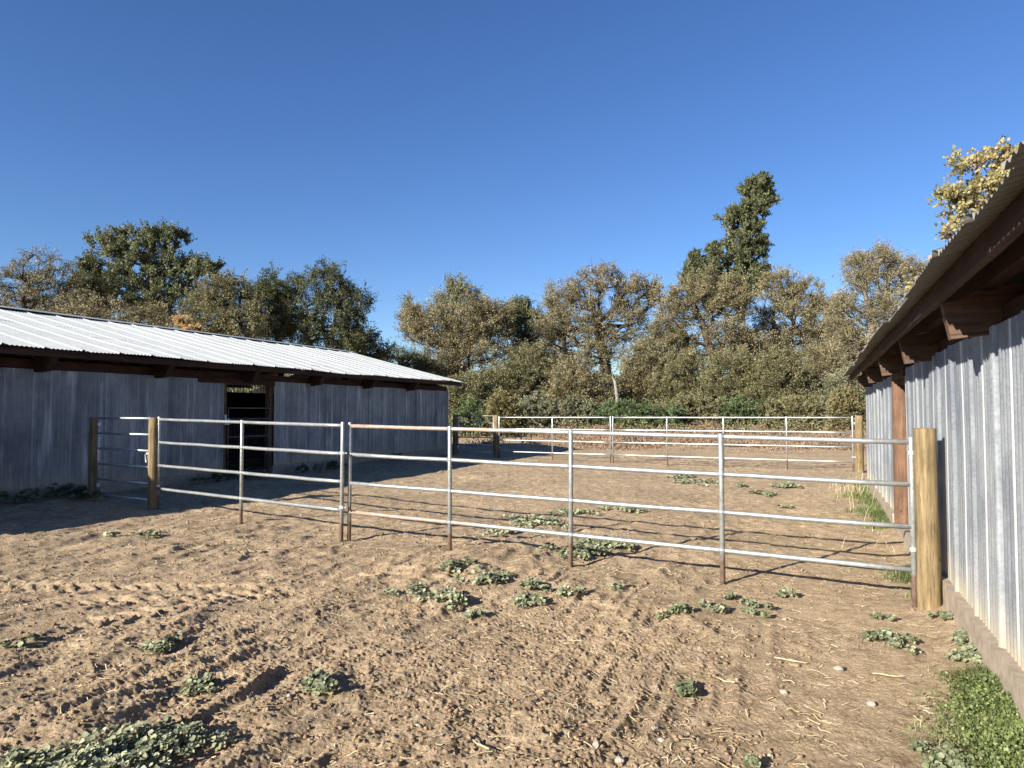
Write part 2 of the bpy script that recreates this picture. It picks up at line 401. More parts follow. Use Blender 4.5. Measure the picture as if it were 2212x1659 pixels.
M['maple'] = mat_leaf('maple_leaf', [(0, (0.20, 0.21, 0.08)), (0.5, (0.42, 0.37, 0.17)), (0.78, (0.60, 0.43, 0.19)), (1, (0.62, 0.32, 0.14))], 0.4)
M['yellow'] = mat_leaf('yellow_leaf', [(0, (0.12, 0.12, 0.05)), (0.5, (0.25, 0.22, 0.10)), (1, (0.42, 0.34, 0.16))], 0.35)
M['pale'] = mat_leaf('pale_leaf', [(0, (0.12, 0.125, 0.065)), (0.5, (0.23, 0.225, 0.13)), (1, (0.36, 0.35, 0.22))], 0.3)

# ------------------------------------------------------------------ ground
def ground():
    # fine polar sheet in front, coarse ring behind and outwards, all one mesh
    r = [0.0]
    rs = np.concatenate([np.linspace(0.5, 2.4, 8)[:-1], 2.4*np.exp(np.arange(0, 1400)*0.0023)])
    rs = rs[rs < 46]; rs = np.concatenate([rs, np.geomspace(48, 2200, 34)])
    a_f = np.arange(-45, 45.01, 0.095)
    a_c = np.arange(45.0+5, 315, 7.0)
    ang = np.radians(np.concatenate([a_f, a_c]))
    R, A = np.meshgrid(rs, ang, indexing='ij')
    X = R*np.sin(A); Y = R*np.cos(A)
    Z = H(X, Y)
    nr, na = R.shape
    V = np.stack([X, Y, Z], -1).reshape(-1, 3)
    V = np.concatenate([V, [[0, 0, 0]]]); cidx = len(V)-1
    i = np.arange(nr-1)[:, None]*na; j = np.arange(na)[None, :]; j2 = (j+1) % na
    F = np.stack([i+j, i+j2, i+na+j2, i+na+j], -1).reshape(-1, 4)[:, ::-1]
    o = np_mesh('ground', V[:-1], F, M['soil'], None, True)
    tag(o, kind='structure', label='trampled brown dirt yard with furrows and tyre prints', cat='ground')
    return o
ground()

# ------------------------------------------------------------------ corrugated sheets
def corrugated(length, zs, pitch=0.0762, amp=0.0075, sub=6, sheet=9, seed=0, tilt=0.004, skip=()):
    """profile along y (0..length), rows at the listed z; returns V,F. x is the outward offset.
    sheets overlap, each lapping edge standing a little proud"""
    rng = np.random.RandomState(seed)
    n = int(length/pitch*sub)
    y = np.linspace(0, length, n+1)
    k = (y/(pitch*sheet)); idx = np.floor(k).astype(int); fr = k-idx
    off = rng.uniform(-1, 1, idx.max()+2)*0.003; tl = rng.uniform(-tilt, tilt, idx.max()+2)
    x = amp*np.cos(2*np.pi*y/pitch) + off[idx] + tl[idx]*(fr-0.5)*2
    lap = np.exp(-((fr)/0.045)**2)+np.exp(-((1-fr)/0.02)**2)
    x = x + 0.022*lap
    zs = np.array(zs)
    Y, Zz = np.meshgrid(y, zs, indexing='ij'); X = np.repeat(x[:, None], len(zs), 1)
    X = X + 0.006*sn(Y*0.9+seed, Zz*0.8, seed+40)
    jit = rng.uniform(-1, 1, idx.max()+2)
    Zz = Zz.copy(); Zz[:, 0] += jit[idx]*0.008; Zz[:, -1] += jit[::-1][idx]*0.012
    m = len(zs)
    V = np.stack([X, Y, Zz], -1).reshape(-1, 3)
    i = np.arange(n)[:, None]*m; j = np.arange(m-1)[None, :]
    F = np.stack([i+j, i+m+j, i+m+j+1, i+j+1], -1).reshape(-1, 4)
    return V, F

def wall_sheet(name, parent, x, y0, y1, z0, z1, mat, seed, face=1):
    V, F = corrugated(y1-y0, np.linspace(z0, z1, 6), seed=seed)
    V[:, 0] = x + face*V[:, 0]; V[:, 1] += y0
    if face < 0: F = F[:, ::-1]
    return np_mesh(name, V, F, mat, parent, True)

def roof_sheet(name, parent, xe, ze, xr, zr, y0, y1, mat, seed):
    V, F = corrugated(y1-y0, np.linspace(0, 1, 9), seed=seed, amp=0.010)
    h = V[:, 0].copy(); f = V[:, 2]; f = np.clip(f, -0.002, 1.002)
    W = np.empty_like(V)
    W[:, 0] = xe+(xr-xe)*f; W[:, 2] = ze+(zr-ze)*f + h; W[:, 1] = V[:, 1]+y0
    W[:, 2] += 0.02*sn(W[:, 1]*0.5+seed, f*3, seed+60)
    return np_mesh(name, W, F, mat, parent, True)

# ------------------------------------------------------------------ left shed
# local frame: x to the right across the yard, y along the shed, z up
LP = -12.40
lx, ly = PT(LP, 8.0)
left = tag(empty('livestock_shed', (lx, ly, 0.06), -TH),
           'long grey corrugated metal shed on the left with sunlit silver roof and shaded wall', 'shed')
def L(t): return t-8.0
WT = 2.31                                   # wall top
d0, d1 = L(T(484, LP)), L(T(590, LP))
yN, yF = L(-9.0), L(22.95)
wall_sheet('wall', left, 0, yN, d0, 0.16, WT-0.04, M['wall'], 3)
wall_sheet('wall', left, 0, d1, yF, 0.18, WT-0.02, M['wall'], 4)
b = MB(); b.bb(-0.05, 0.02, yN, d0, -0.15, 0.19); b.bb(-0.05, 0.02, d1, yF, -0.15, 0.21); b.build('foundation_board', M['found'], left)
# roof, ridge cap, far slope
EX, EZ, RX, RZ = 0.55, 2.60, -4.6, 3.90
ROV = L(23.30)
roof_sheet('roof', left, EX, EZ, RX, RZ, yN-0.3, ROV, M['roof'], 5)
roof_sheet('roof', left, 2*RX-EX, EZ, RX, RZ, yN-0.3, ROV, M['roof'], 6)
b = MB()
for sgn in (-1, 1):
    q = Matrix.Rotation(-sgn*math.atan(0.252), 3, 'Y') if False else Matrix.Rotation(sgn*math.atan(0.252), 3, 'Y')
    b.box((RX+sgn*0.13, (yN+ROV)/2, RZ+0.045-0.033), (0.28, ROV-yN+0.34, 0.006), q)
b.build('ridge_cap', M['roof'], left)
sl_ = (RZ-EZ)/(EX-RX)
b = MB(); b.bb(EX-0.13, EX-0.09, yN-0.25, ROV-0.05, EZ-0.125, EZ-0.012); b.build('fascia', M['beam'], left)
b = MB()
for xx in (EX-0.9, EX-2.0, EX-3.1, EX-4.2, 2*RX-EX+0.2, 2*RX-EX+1.5, 2*RX-EX+2.8, RX-0.8):
    zz = EZ+sl_*(EX-xx) if xx > RX else RZ-sl_*(RX-xx)
    b.bb(xx-0.045, xx+0.045, yN-0.2, ROV-0.05, zz-0.13, zz-0.016)
b.build('purlin', M['beam'], left)
# header beam along the wall top
b = MB(); b.bb(-0.10, -0.045, yN, yF, WT-0.12, WT+0.13); b.build('header_beam', M['beam'], left)
b = MB(); b.bb(-0.042, 0.035, d0-0.75, d1+0.03, WT-0.13, WT-0.02); b.build('door_lintel', M['beam'], left)
# rafters with cut tails
t0 = L(T(365, LP+0.35)); ys = [t0+2.42*k for k in range(-9, 5)]
for k, yy in enumerate(ys):
    if yy < yN or yy > yF: continue
    b = MB()
    def rz(x): return EZ+sl_*(EX-x)-0.018
    b.prism([(0.44, rz(0.44)-0.10), (0.44-0.0, rz(0.44)-0.13), (0.30, WT-0.06), (0.0, WT-0.09), (0.0, rz(0.0)-0.03), (0.40, rz(0.40)-0.03)], yy-0.07, yy+0.07)
    b.build('rafter_tail', M['beam'], left)
# walls of the far side and gables
GW = 2*RX                                    # x of the far wall
b = MB()
b.prism([(0, 0.1), (0, WT+0.10), (RX, RZ-0.15), (GW, WT+0.10), (GW, 0.1)], yF-0.02, yF+0.02)
b.build('gable_wall', M['wall'], left)
b = MB()
b.prism([(0, 0.1), (0, WT+0.10), (RX, RZ-0.15), (GW, WT+0.10), (GW, 0.1)], yN-0.02, yN+0.02)
b.build('gable_wall', M['wall'], left)
wall_sheet('back_wall', left, GW, yN, yF, 0.0, 2.16, M['wall'], 8, -1)
# corner trim at the yard end
b = MB(); b.bb(-0.05, 0.028, yF+0.02, yF+0.06, -0.1, WT); b.build('corner_trim', M['gate_pipe'], left)
b = MB(); b.bb(EX-0.14, EX-0.10, ROV-0.34, ROV-0.30, 2.2, 2.5)
# barge board along the end
b = MB()
ang = math.atan(sl_)
b.box(((EX+RX)/2, ROV-0.07, (EZ+RZ)/2-0.075), (math.hypot(EX-RX, RZ-EZ)-0.24, 0.035, 0.10), Matrix.Rotation(ang, 3, 'Y'))
b.build('barge_board', M['beam'], left)
# interior posts and a boarded stall front with bars, seen through the doorway
b = MB()
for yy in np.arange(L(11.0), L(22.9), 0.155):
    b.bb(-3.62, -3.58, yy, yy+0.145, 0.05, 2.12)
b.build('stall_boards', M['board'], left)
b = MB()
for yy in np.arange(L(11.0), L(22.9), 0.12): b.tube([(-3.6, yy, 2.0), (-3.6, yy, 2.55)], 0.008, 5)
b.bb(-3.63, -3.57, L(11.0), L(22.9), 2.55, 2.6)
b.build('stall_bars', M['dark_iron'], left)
for yy in (L(11.2), L(14.6), L(18.0), L(21.4)):
    b = MB(); b.bb(-3.50, -3.36, yy, yy+0.14, 0, 3.30); b.build('interior_post', M['board'], left)
for yy in (d0-0.02, d1-0.10):
    b = MB(); b.bb(-0.16, -0.02, yy, yy+0.12, 0, WT-0.13); b.build('door_jamb', M['jamb'], left)
b = MB(); b.bb(-0.155, -0.135, d0+0.10, d1-0.10, 0.0, 0.06)
# mesh gate hung in the doorway
g = MB(); ga, gb = d0+0.13, d1-0.13
for z in (0.12, 0.95, 1.37, 1.62):
    g.tube([(0.0, ga, z), (0.0, gb, z)], 0.019, 8)
for yy in (ga, gb): g.tube([(0.0, yy, 0.10), (0.0, yy, 1.64)], 0.019, 8)
door = g.build('door', M['dull'], left, True)
g = MB()
for yy in np.arange(ga+0.1, gb, 0.1): g.tube([(0.0, yy, 0.12), (0.0, yy, 1.37)], 0.0025, 4)
for z in np.arange(0.2, 1.36, 0.1): g.tube([(0.004, ga, z), (0.004, gb, z)], 0.0025, 4)
g.build('wire_mesh', M['dull'], door)
g = MB(); g.bb(0.0, 0.05, gb-0.13, gb+0.03, 0.62, 0.645); g.bb(0.035, 0.05, gb-0.13, gb-0.11, 0.55, 0.67); g.build('latch', M['gate_pipe'], door)
g = MB(); g.bb(0.03, 0.09, d0-0.03, d0+0.10, 1.24, 1.37); g.bb(0.03, 0.07, d0-0.03, d0+0.02, 1.36, 1.47); g.build('electric_box', M['white'], left)

# ------------------------------------------------------------------ right shed
RP = 0.97
rx, ry = PT(RP, 8.0)
right = tag(empty('livestock_shed', (rx, ry, 0.0), -TH),
            'grey corrugated metal shed close on the right, sunlit wall under a dark rafter overhang', 'shed')
WT2 = 2.10
dn, df = L(T(1957, RP)), L(T(1933, RP))
yn, yf = L(-4.0), L(16.5)
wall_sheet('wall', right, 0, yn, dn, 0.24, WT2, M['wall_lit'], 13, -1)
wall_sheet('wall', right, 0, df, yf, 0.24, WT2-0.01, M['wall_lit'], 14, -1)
b = MB(); b.bb(-0.055, 0.035, yn, dn, -0.2, 0.245); b.build('foundation_board', M['found'], right)
b = MB(); b.bb(-0.055, 0.035, df+0.02, yf, -0.2, 0.245); b.build('foundation_board', M['found'], right)
ex, ez = 0.54-RP, 2.346; sr = 0.25
rgx = 4.6; rgz = ez+sr*(rgx-ex)
roof_sheet('roof', right, ex, ez, rgx, rgz, yn-0.3, yf+0.32, M['roof_old'], 15)
roof_sheet('roof', right, 2*rgx-ex, ez, rgx, rgz, yn-0.3, yf+0.32, M['roof_old'], 16)
fx = 0.69-RP
b = MB(); b.bb(fx-0.02, fx+0.02, yn-0.2, yf+0.25, ez+sr*(fx-ex)-0.125, ez+sr*(fx-ex)-0.022); b.build('fascia', M['beam'], right)
b = MB()
for xx in (-0.02, 1.0, 2.0, 3.0, 4.0):
    zz = ez+sr*(xx-ex); b.bb(xx-0.045, xx+0.045, yn-0.2, yf+0.2, zz-0.12, zz-0.02)
b.build('purlin', M['beam'], right)
b = MB(); b.bb(0.045, 0.12, yn, yf, WT2-0.16, WT2+0.12); b.build('header_beam', M['beam'], right)
for k in range(-4, 6):
    yy = L(5.0+2.4*k)
    if yy > yf: continue
    top = lambda x: ez+sr*(x-ex)-0.13
    b = MB(); b.prism([(fx+0.022, top(fx)), (0.755-RP, 2.035), (0.0, 2.06), (0.9, 2.28), (0.9, top(0.9)), (fx+0.022, top(fx)+0.01)][:5], yy-0.045, yy+0.045)
    b.build('rafter_tail', M['rafter'], right)
b = MB(); b.prism([(0.035, 0.1), (0.035, WT2), (rgx, rgz-0.15), (2*rgx, WT2+0.1), (2*rgx, 0.1)], yf-0.02, yf+0.02); b.build('gable_wall', M['wall'], right)
b = MB(); b.prism([(0.035, 0.1), (0.035, WT2), (rgx, rgz-0.15), (2*rgx, WT2+0.1), (2*rgx, 0.1)], yn-0.02, yn+0.02); b.build('gable_wall', M['wall'], right)
wall_sheet('back_wall', right, 2*rgx, yn, yf, 0.0, 2.2, M['wall'], 18)
# doorway jambs: the far one is a wide stained post lit by the sun
b = MB(); b.bb(-0.035, 0.26, df-0.10, df+0.015, -0.1, WT2+0.05); b.build('door_jamb', M['jamb'], right)
b = MB(); b.bb(0.04, 0.16, dn-0.12, dn-0.002, -0.1, WT2-0.16); b.build('door_jamb', M['jamb'], right)
b = MB(); b.bb(-0.03, 0.04, dn-0.05, df+0.03, WT2-0.085, WT2+0.01); b.build('door_lintel', M['beam'], right)
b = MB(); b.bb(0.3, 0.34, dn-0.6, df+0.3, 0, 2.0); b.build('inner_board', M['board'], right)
b = MB(); b.bb(-0.03, 0.2, dn+0.01, df-0.11, -0.1, 0.10); b.build('door_sill', M['found'], right)

# ------------------------------------------------------------------ wooden posts
def wood_post(u, v, dia, top, label, seed, xy=None):
    x, y = xy if xy else G(u, v)
    z = float(H(x, y))
    rng = random.Random(seed)
    m = MB(); seg = 22; r = dia/2
    pts = []; rad = []
    for i in range(12):
        f = i/11; pts.append((rng.uniform(-1, 1)*0.003+0.01*math.sin(f*2+seed), rng.uniform(-1, 1)*0.003, -0.3+(top+0.3)*f)); rad.append(r*(1.03-0.05*f+rng.uniform(-1, 1)*0.008))
    pts.append((pts[-1][0], pts[-1][1], top+0.004)); rad.append(rad[-1]*0.94)
    m.tube(pts, rad, seg)
    o = m.build('wooden_post', M['post'], None, False); o.location = (x, y, 0)
    me = o.data
    me.polygons.foreach_set('use_smooth', np.array([len(p.vertices) == 4 for p in me.polygons]))
    tag(o, label, 'post', 'round wooden posts at the pen corners and gates')
    return x, y
pR = wood_post(1995, 1312, 0.172, 1.46, 'thick tan wooden post against the right shed holding the near pipe fence', 1)
pG = wood_post(334, 1105, 0.15, 1.50, 'tan wooden post half in sunlight between the near small gate and the near pipe fence', 2)
nd = Vector((-0.853, 0.522)).normalized()
pL = wood_post(0, 0, 0.165, 1.50, 'shaded wooden post beside the left shed wall hinging the near small gate', 3, (pG[0]+nd.x*1.72, pG[1]+nd.y*1.72))
fR = wood_post(1855, 1020, 0.20, 1.49, 'yellowish wooden post off the far corner of the right shed ending the far pipe fence', 4)
fG = wood_post(1072, 990, 0.17, 1.47, 'sunlit wooden post between the far small gate and the far pipe fence', 5)
fd = (Vector(fG)-Vector(fR)).normalized()
fL = wood_post(0, 0, 0.20, 1.49, 'wooden post at the far corner of the left shed hinging the far small gate', 6, (fG[0]+fd.x*1.69, fG[1]+fd.y*1.69))

# ------------------------------------------------------------------ pipe panels
def panel(A, B, zt, zb, fr, label, group, clampA=None, clampB=None, rusty=(), r=0.022, dz=0.0, low=0.0):
    """A left end, B right end on the ground; zt top rail height at (A,B); zb bottom rail height at (A,B)"""
    A = Vector(A); B = Vector(B); d = B-A; Ln = d.length
    e = tag(empty('pipe_fence_panel', (A.x, A.y, 0), math.atan2(d.y, d.x)), label, 'fence panel', group)
    for i in range(4):
        za = zt[0]+(zb[0]-zt[0])*i/3; zc = zt[1]+(zb[1]-zt[1])*i/3
        m = MB(); n = 14; pts = []
        for k in range(n+1):
            f = k/n; sag = -0.003*math.sin(f*math.pi*4)**2+0.0012*math.sin(f*23+i*2)
            pts.append((0.012+(Ln-0.024)*f, 0, za+(zc-za)*f+sag))
        m.tube(pts, r, 12)
        o = m.build('rail', M['rail_rust'] if i in rusty else M['pipe_rail'], e, True)
        if i in rusty: o['label'] = 'rail rusted reddish brown from its left end'
    for k, f in enumerate(fr):
        m = MB(); z = zt[0]+(zt[1]-zt[0])*f
        x, y = A.x+d.x*f, A.y+d.y*f
        off = 0.0
        lean = 0.008*math.sin(k*2.3)
        tp = z+(0.03 if 0 < f < 1 else 0.045)
        m.tube([(Ln*f+lean, off, -0.15), (Ln*f, off, tp-0.01), (Ln*f, off, tp)], [r*1.08, r*1.08, r*0.8], 12)
        if 0 < f < 1:                          # weld collars where rails meet the upright
            for i in range(4):
                zz = z+(zb[0]+(zb[1]-zb[0])*f-z)*i/3
                m.tube([(Ln*f-0.032, 0, zz), (Ln*f+0.032, 0, zz)], r*1.22, 10)
        m.build('upright', M['pipe'], e, True)
    for side, cl in ((0, clampA), (1, clampB)):
        if cl is None: continue
        for zz in cl:
            m = MB(); xx = Ln if side else 0.0; s = 1 if side else -1
            m.tube([(xx, 0, zz-0.018), (xx, 0, zz+0.018)], r*1.45, 10)
            m.tube([(xx+s*0.02, -0.012, zz), (xx+s*0.10, -0.012, zz)], 0.009, 6)
            m.box((xx+s*0.05, -0.02, zz), (0.02, 0.03, 0.03))
            m.build('clamp', M['gate_pipe'], e, False)
    return e
k_ = NT('clean_pipe'); v_ = k_.coord(); s_p = k_.noise(v_, 30, 5, 0.7); s_q = k_.noise(v_, 3, 3)
c_ = k_.mix(1.0, k_.ramp(s_p, [(0.3, (0.30, 0.315, 0.31)), (0.7, (0.50, 0.51, 0.50))]), k_.ramp(s_q, [(0.3, 0.82), (0.7, 1.08)]), 'MULTIPLY')
k_.col(c_); k_.setb(0.38, 0.55, 0.5); k_.bump(s_p, 0.15, 0.003); M['pipe_rail'] = k_.m

A1 = G(757, 1172); B1 = G(1966, 1306)
def fracs(us, A, B):
    out = []
    for u in us:
        r = (u-CX)/FPX
        f = (A[0]-r*A[1])/((A[0]-r*A[1])-(B[0]-r*B[1])); out.append(f)
    return out
gN = 'pipe fence panels of the near fence'; gF = 'pipe fence panels of the far fence'
panel(A1, B1, (1.425, 1.348), (0.385, 0.300), [0]+fracs([972, 1233, 1556], A1, B1)+[1],
      'long near pipe fence panel with rusty left rail ends, clamped to the thick right post', gN,
      clampB=(1.26, 0.47), rusty=(0, 3))
A2 = G(345, 1105); B2 = G(741, 1174)
panel(A2, B2, (1.475, 1.432), (0.375, 0.415), [0]+fracs([524], A2, B2)+[1],
      'shorter near pipe fence panel left of the paired uprights, beside the half lit post', gN,
      clampA=(1.40, 0.42), clampB=(1.10, 0.45))
def along(u, A, B):
    f = fracs([u], A, B)[0]; return (A[0]+(B[0]-A[0])*f, A[1]+(B[1]-A[1])*f)
FA, FB = (fG[0]+0.10, fG[1]-0.06), (fR[0]-0.14, fR[1]+0.08)
Fm0, Fm1 = along(1318.5, FA, FB), along(1323.5, FA, FB)
def lerp(a, b, f): return a+(b-a)*f
ff = fracs([1321], FA, FB)[0]
zt = lambda f: lerp(1.40, 1.44, f); zb = lambda f: lerp(0.25, 0.27, f)
FBe = (FB[0], FB[1])
panel(FA, Fm0, (zt(0), zt(ff)), (zb(0), zb(ff)), [0]+fracs([1193], FA, Fm0)+[1],
      'far pipe fence panel left of the paired far uprights, next to the far small gate', gF, clampA=(1.3, 0.4), r=0.021)
panel(Fm1, FBe, (zt(ff), zt(1)), (zb(ff), zb(1)), [0]+fracs([1440, 1562, 1698], Fm1, FBe)+[1],
      'far pipe fence panel right of the paired far uprights, ending at the yellowish post', gF, clampB=(1.3, 0.4), r=0.021)

# small gates
def gate(A, B, label, ztop=1.49, zbot=0.19, n=6):
    A = Vector(A); B = Vector(B); d = B-A; Ln = d.length; dn_ = d/Ln
    e = tag(empty('pipe_gate', (A.x, A.y, 0), math.atan2(d.y, d.x)), label, 'gate', 'small six rail pipe gates')
    a, c = 0.12, Ln-0.11
    for i in range(n):
        z = zbot+(ztop-zbot)*i/(n-1)
        m = MB(); m.tube([(a, 0, z), (c, 0, z)], 0.019, 10); m.build('rail', M['gate_pipe'], e, True)
    for x in (a, c):
        m = MB(); m.tube([(x, 0, zbot-0.02), (x, 0, ztop+0.02)], 0.019, 10); m.build('upright', M['gate_pipe'], e, True)
    for z in (0.35, 1.38):
        m = MB(); m.tube([(a, 0, z-0.03), (a, 0, z+0.03)], 0.028, 8); m.tube([(0.05, 0, z), (a, 0, z)], 0.008, 6); m.build('hinge', M['gate_pipe'], e)
    m = MB(); m.box((c+0.01, -0.03, 0.93), (0.08, 0.02, 0.035))
    for k in range(10):
        aa = k/9*math.pi; m.tube([(c-0.02+0.03*math.cos(aa), -0.04, 0.92-0.13*math.sin(aa)), (c-0.02+0.03*math.cos(aa+.3), -0.04, 0.92-0.13*math.sin(min(aa+.35, math.pi)))], 0.005, 5)
    m.build('latch', M['gate_pipe'], e)
    return e
gate(pL, pG, 'small six rail pipe gate mostly in shade between the two near left wooden posts')
gate(fL, fG, 'small six rail pipe gate between the two far posts beside the left shed corner', 1.45, 0.2)

# ------------------------------------------------------------------ leaves, trees
def leaf_quads(P, size, rng, up=0.0, aspect=1.6, dirs=None):
    n = len(P)
    a = rng.normal(size=(n, 3)); a /= np.linalg.norm(a, axis=1)[:, None]
    if dirs is not None: a = a*0.6+dirs; a /= np.linalg.norm(a, axis=1)[:, None]
    c = rng.normal(size=(n, 3)); c[:, 2] += up
    b = np.cross(a, c); b /= np.maximum(np.linalg.norm(b, axis=1), 1e-6)[:, None]
    s = (size*rng.uniform(0.6, 1.3, n))[:, None]
    V = np.stack([P, P+a*s*0.5*aspect*0.5+b*s*0.42, P+a*s*aspect*0.62*1.0, P+a*s*0.5*aspect*0.5-b*s*0.42], 1).reshape(-1, 3)
    F = np.arange(n*4).reshape(n, 4)
    return V, F

def tubes_np(segs, seg=5):
    """segs: list of (p0, p1, r0, r1)"""
    n = len(segs)
    P0 = np.array([s[0] for s in segs]); P1 = np.array([s[1] for s in segs])
    R0 = np.array([s[2] for s in segs]); R1 = np.array([s[3] for s in segs])
    d = P1-P0; d /= np.maximum(np.linalg.norm(d, axis=1), 1e-6)[:, None]
    ref = np.where(np.abs(d[:, 2:3]) < 0.9, np.array([[0, 0, 1.0]]), np.array([[1.0, 0, 0]]))
    u = np.cross(d, ref); u /= np.linalg.norm(u, axis=1)[:, None]; w_ = np.cross(d, u)
    a = np.arange(seg)*2*np.pi/seg
    off = u[:, None, :]*np.cos(a)[None, :, None]+w_[:, None, :]*np.sin(a)[None, :, None]
    V = np.concatenate([P0[:, None]+off*R0[:, None, None], P1[:, None]+off*R1[:, None, None]], 1)
    k = np.arange(seg); k2 = (k+1) % seg
    f = np.stack([k, k2, k2+seg, k+seg], -1)
    F = (np.arange(n)[:, None, None]*2*seg+f[None]).reshape(-1, 4)
    return V.reshape(-1, 3), F

def mat_far(name): return name != 'maple_tree'
def tree(name, label, cat, lobes, Yd, leafmat, barkmat, seed, trunk_u=None, ncl=150, leaf=0.11, per=90, twig=0.7,
         group=None, bias=0.35, trunk_r=0.28, fork=0.22, up=0.3, bare=0, tilt=0.3, flat=1.0, base_v=None, dscale=0.8, kids=7, tint_shift=0.0, nlimb=1):
    kx = 1.36 if (group in (gR, gS) and mat_far(name)) else 1.0
    Yd *= kx; leaf *= kx*(0.66 if name != 'maple_tree' else 1); per = per*(1 if name == 'maple_tree' else 2.0 if (leafmat == 'tan' and name == 'willow_tree') else 2.3); ncl = int(ncl*(1.25 if group in (gR, gS) and name != 'maple_tree' else 1)); bare = int(bare*0.6); twig *= kx; trunk_r *= kx
    rng = np.random.RandomState(seed)
    # lobes in photo columns/rows at distance Yd -> metres
    Ls = []
    for (u, v, ru, rv) in lobes:
        Ls.append(((u-CX)/FPX*Yd, CAMZ+(HOR-v)/FPX*Yd, ru/FPX*Yd, rv/FPX*Yd))
    A = np.array([l[2]*l[3] for l in Ls])**0.8; A /= A.sum()
    zmax = max(l[1]+l[3] for l in Ls); 
    bx = ((trunk_u-CX)/FPX*Yd) if trunk_u is not None else sum(l[0]*a for l, a in zip(Ls, A))
    bz = float(H(bx, Yd))-0.2
    pts = []
    while len(pts) < ncl:
        l = Ls[rng.choice(len(Ls), p=A)]
        d = rng.normal(size=3); d /= np.linalg.norm(d); d *= rng.uniform(0.15, 1)**0.42
        pt = np.array([l[0]+d[0]*l[2], Yd+d[1]*l[2]*dscale, l[1]+d[2]*l[3]])
        if pt[2] < bz+0.25: continue
        pts.append(pt)
    pts = np.array(pts)
    # skeleton
    root = np.array([bx, Yd, bz])
    zlow = np.percentile(pts[:, 2], 8)
    h0 = max(0.25, (zmax-bz)*fork)
    cen = pts.mean(0)
    nodes = [root]; par = [-1]; plen = [0.0]
    def add_path(i, q, step=0.55):
        a = nodes[i]; L_ = np.linalg.norm(q-a); n = max(1, int(L_/step)); cur = i
        side = rng.normal(size=3)*L_*0.04; side2 = rng.normal(size=3)*L_*0.025
        for k in range(1, n+1):
            f = k/n
            pnt = a+(q-a)*f+side*math.sin(f*math.pi)+side2*math.sin(f*2*math.pi)
            if k < n: pnt = pnt+rng.normal(size=3)*0.03
            pnt = pnt.copy(); pnt[2] -= 0.10*L_*math.sin(f*math.pi)*tilt
            nodes.append(pnt); par.append(cur); plen.append(plen[cur]+L_/n); cur = len(nodes)-1
        return cur
    for q in range(nlimb):
        tp = root+np.array([(cen[0]-bx)*0.3+(rng.normal()*0.5 if nlimb > 1 else 0), rng.normal()*0.2, h0*(1+0.2*rng.normal() if nlimb > 1 else 1)])
        c_i = add_path(0, tp)
        if nlimb == 1:                          # leader up through the crown
            ld_ = cen*0.85+np.array([0, 0, 0.15*zmax]); ld_[0] = cen[0]+rng.normal()*0.3
            add_path(c_i, np.array([ld_[0], Yd+rng.normal()*0.3, max(tp[2]+0.3, cen[2])]))
    order = np.argsort(np.linalg.norm((pts-nodes[-1]), axis=1)+rng.uniform(0, 0.5, len(pts)))
    tips = []
    for oi in order:
        q = pts[oi]; N = np.array(nodes); pl = np.array(plen)
        dv = q-N; dist = np.linalg.norm(dv, axis=1)
        down = np.maximum(0, -dv[:, 2])         # branches prefer to rise
        cost = dist+bias*pl+down*0.9
        cost[0] += 5
        tips.append(add_path(int(np.argmin(cost)), q))
    n = len(nodes); w_ = np.zeros(n)
    for t_ in tips: w_[t_] += 1
    for i in range(n-1, 0, -1): w_[par[i]] += w_[i]
    rad = trunk_r*(np.maximum(w_, 0.6)/w_[0])**0.47
    rad = np.maximum(rad, 0.012)
    segs = []
    for i in range(1, n):
        segs.append((nodes[par[i]], nodes[i], min(rad[par[i]], rad[i]*1.35), rad[i]))
    # twigs and leaves
    tw = []; LP_, LD = [], []; tnt = []
    cen_t = pts.mean(0)
    for t_ in tips:
        c = nodes[t_]; out = c-cen_t; out /= max(np.linalg.norm(out), 1e-6)
        kk = max(2, int(kids*rng.uniform(0.6, 1.4))); shade = rng.normal()*0.10
        for _ in range(kk):
            d = rng.normal(size=3)+out*0.7; d[2] += up; d /= np.linalg.norm(d)
            Lt = twig*rng.uniform(0.5, 1.25); e = c+d*Lt+np.array([0, 0, -0.12*Lt])
            tw.append((c, e, 0.010, 0.004))
            m = max(1, int(per/kids*rng.uniform(0.5, 1.5)))
            f = rng.uniform(0.15, 1.05, m)[:, None]
            LP_.append(c+(e-c)*f+rng.normal(size=(m, 3))*0.10*twig); LD.append(np.repeat(d[None], m, 0))
            tnt.append(np.clip(0.45+shade+tint_shift+rng.normal(size=m)*0.2, 0, 1))
    for _ in range(bare):                       # dead twigs poking out of the crown
        c = nodes[tips[rng.randint(len(tips))]]
        if c[2] < cen_t[2]: continue
        d = rng.normal(size=3)*0.4; d[2] += 1; d /= np.linalg.norm(d); cur = c
        for s in range(4):
            nx = cur+d*rng.uniform(0.25, 0.5); tw.append((cur, nx, 0.028-0.006*s, 0.022-0.006*s))
            if s: 
                dd = d+rng.normal(size=3)*0.6; tw.append((cur, cur+dd*0.4, 0.012, 0.004))
            d = d+rng.normal(size=3)*0.25; d /= np.linalg.norm(d); cur = nx
    big = [s for s in segs if s[2] > 0.05]; small = [s for s in segs if s[2] <= 0.05]+tw
    V1, F1 = tubes_np(big, 8) if big else (np.zeros((0, 3)), np.zeros((0, 4), int))
    V2, F2 = tubes_np(small, 4)
    V = np.concatenate([V1, V2]); F = np.concatenate([F1, F2+len(V1)])
    o = empty(name, (bx, Yd, 0)); loc = np.array([bx, Yd, 0])
    tag(o, label, cat, group)
    np_mesh('trunk', V-loc, F, M[barkmat], o, True)
    P = np.concatenate(LP_); D = np.concatenate(LD)
    keep = P[:, 2] > 0.02
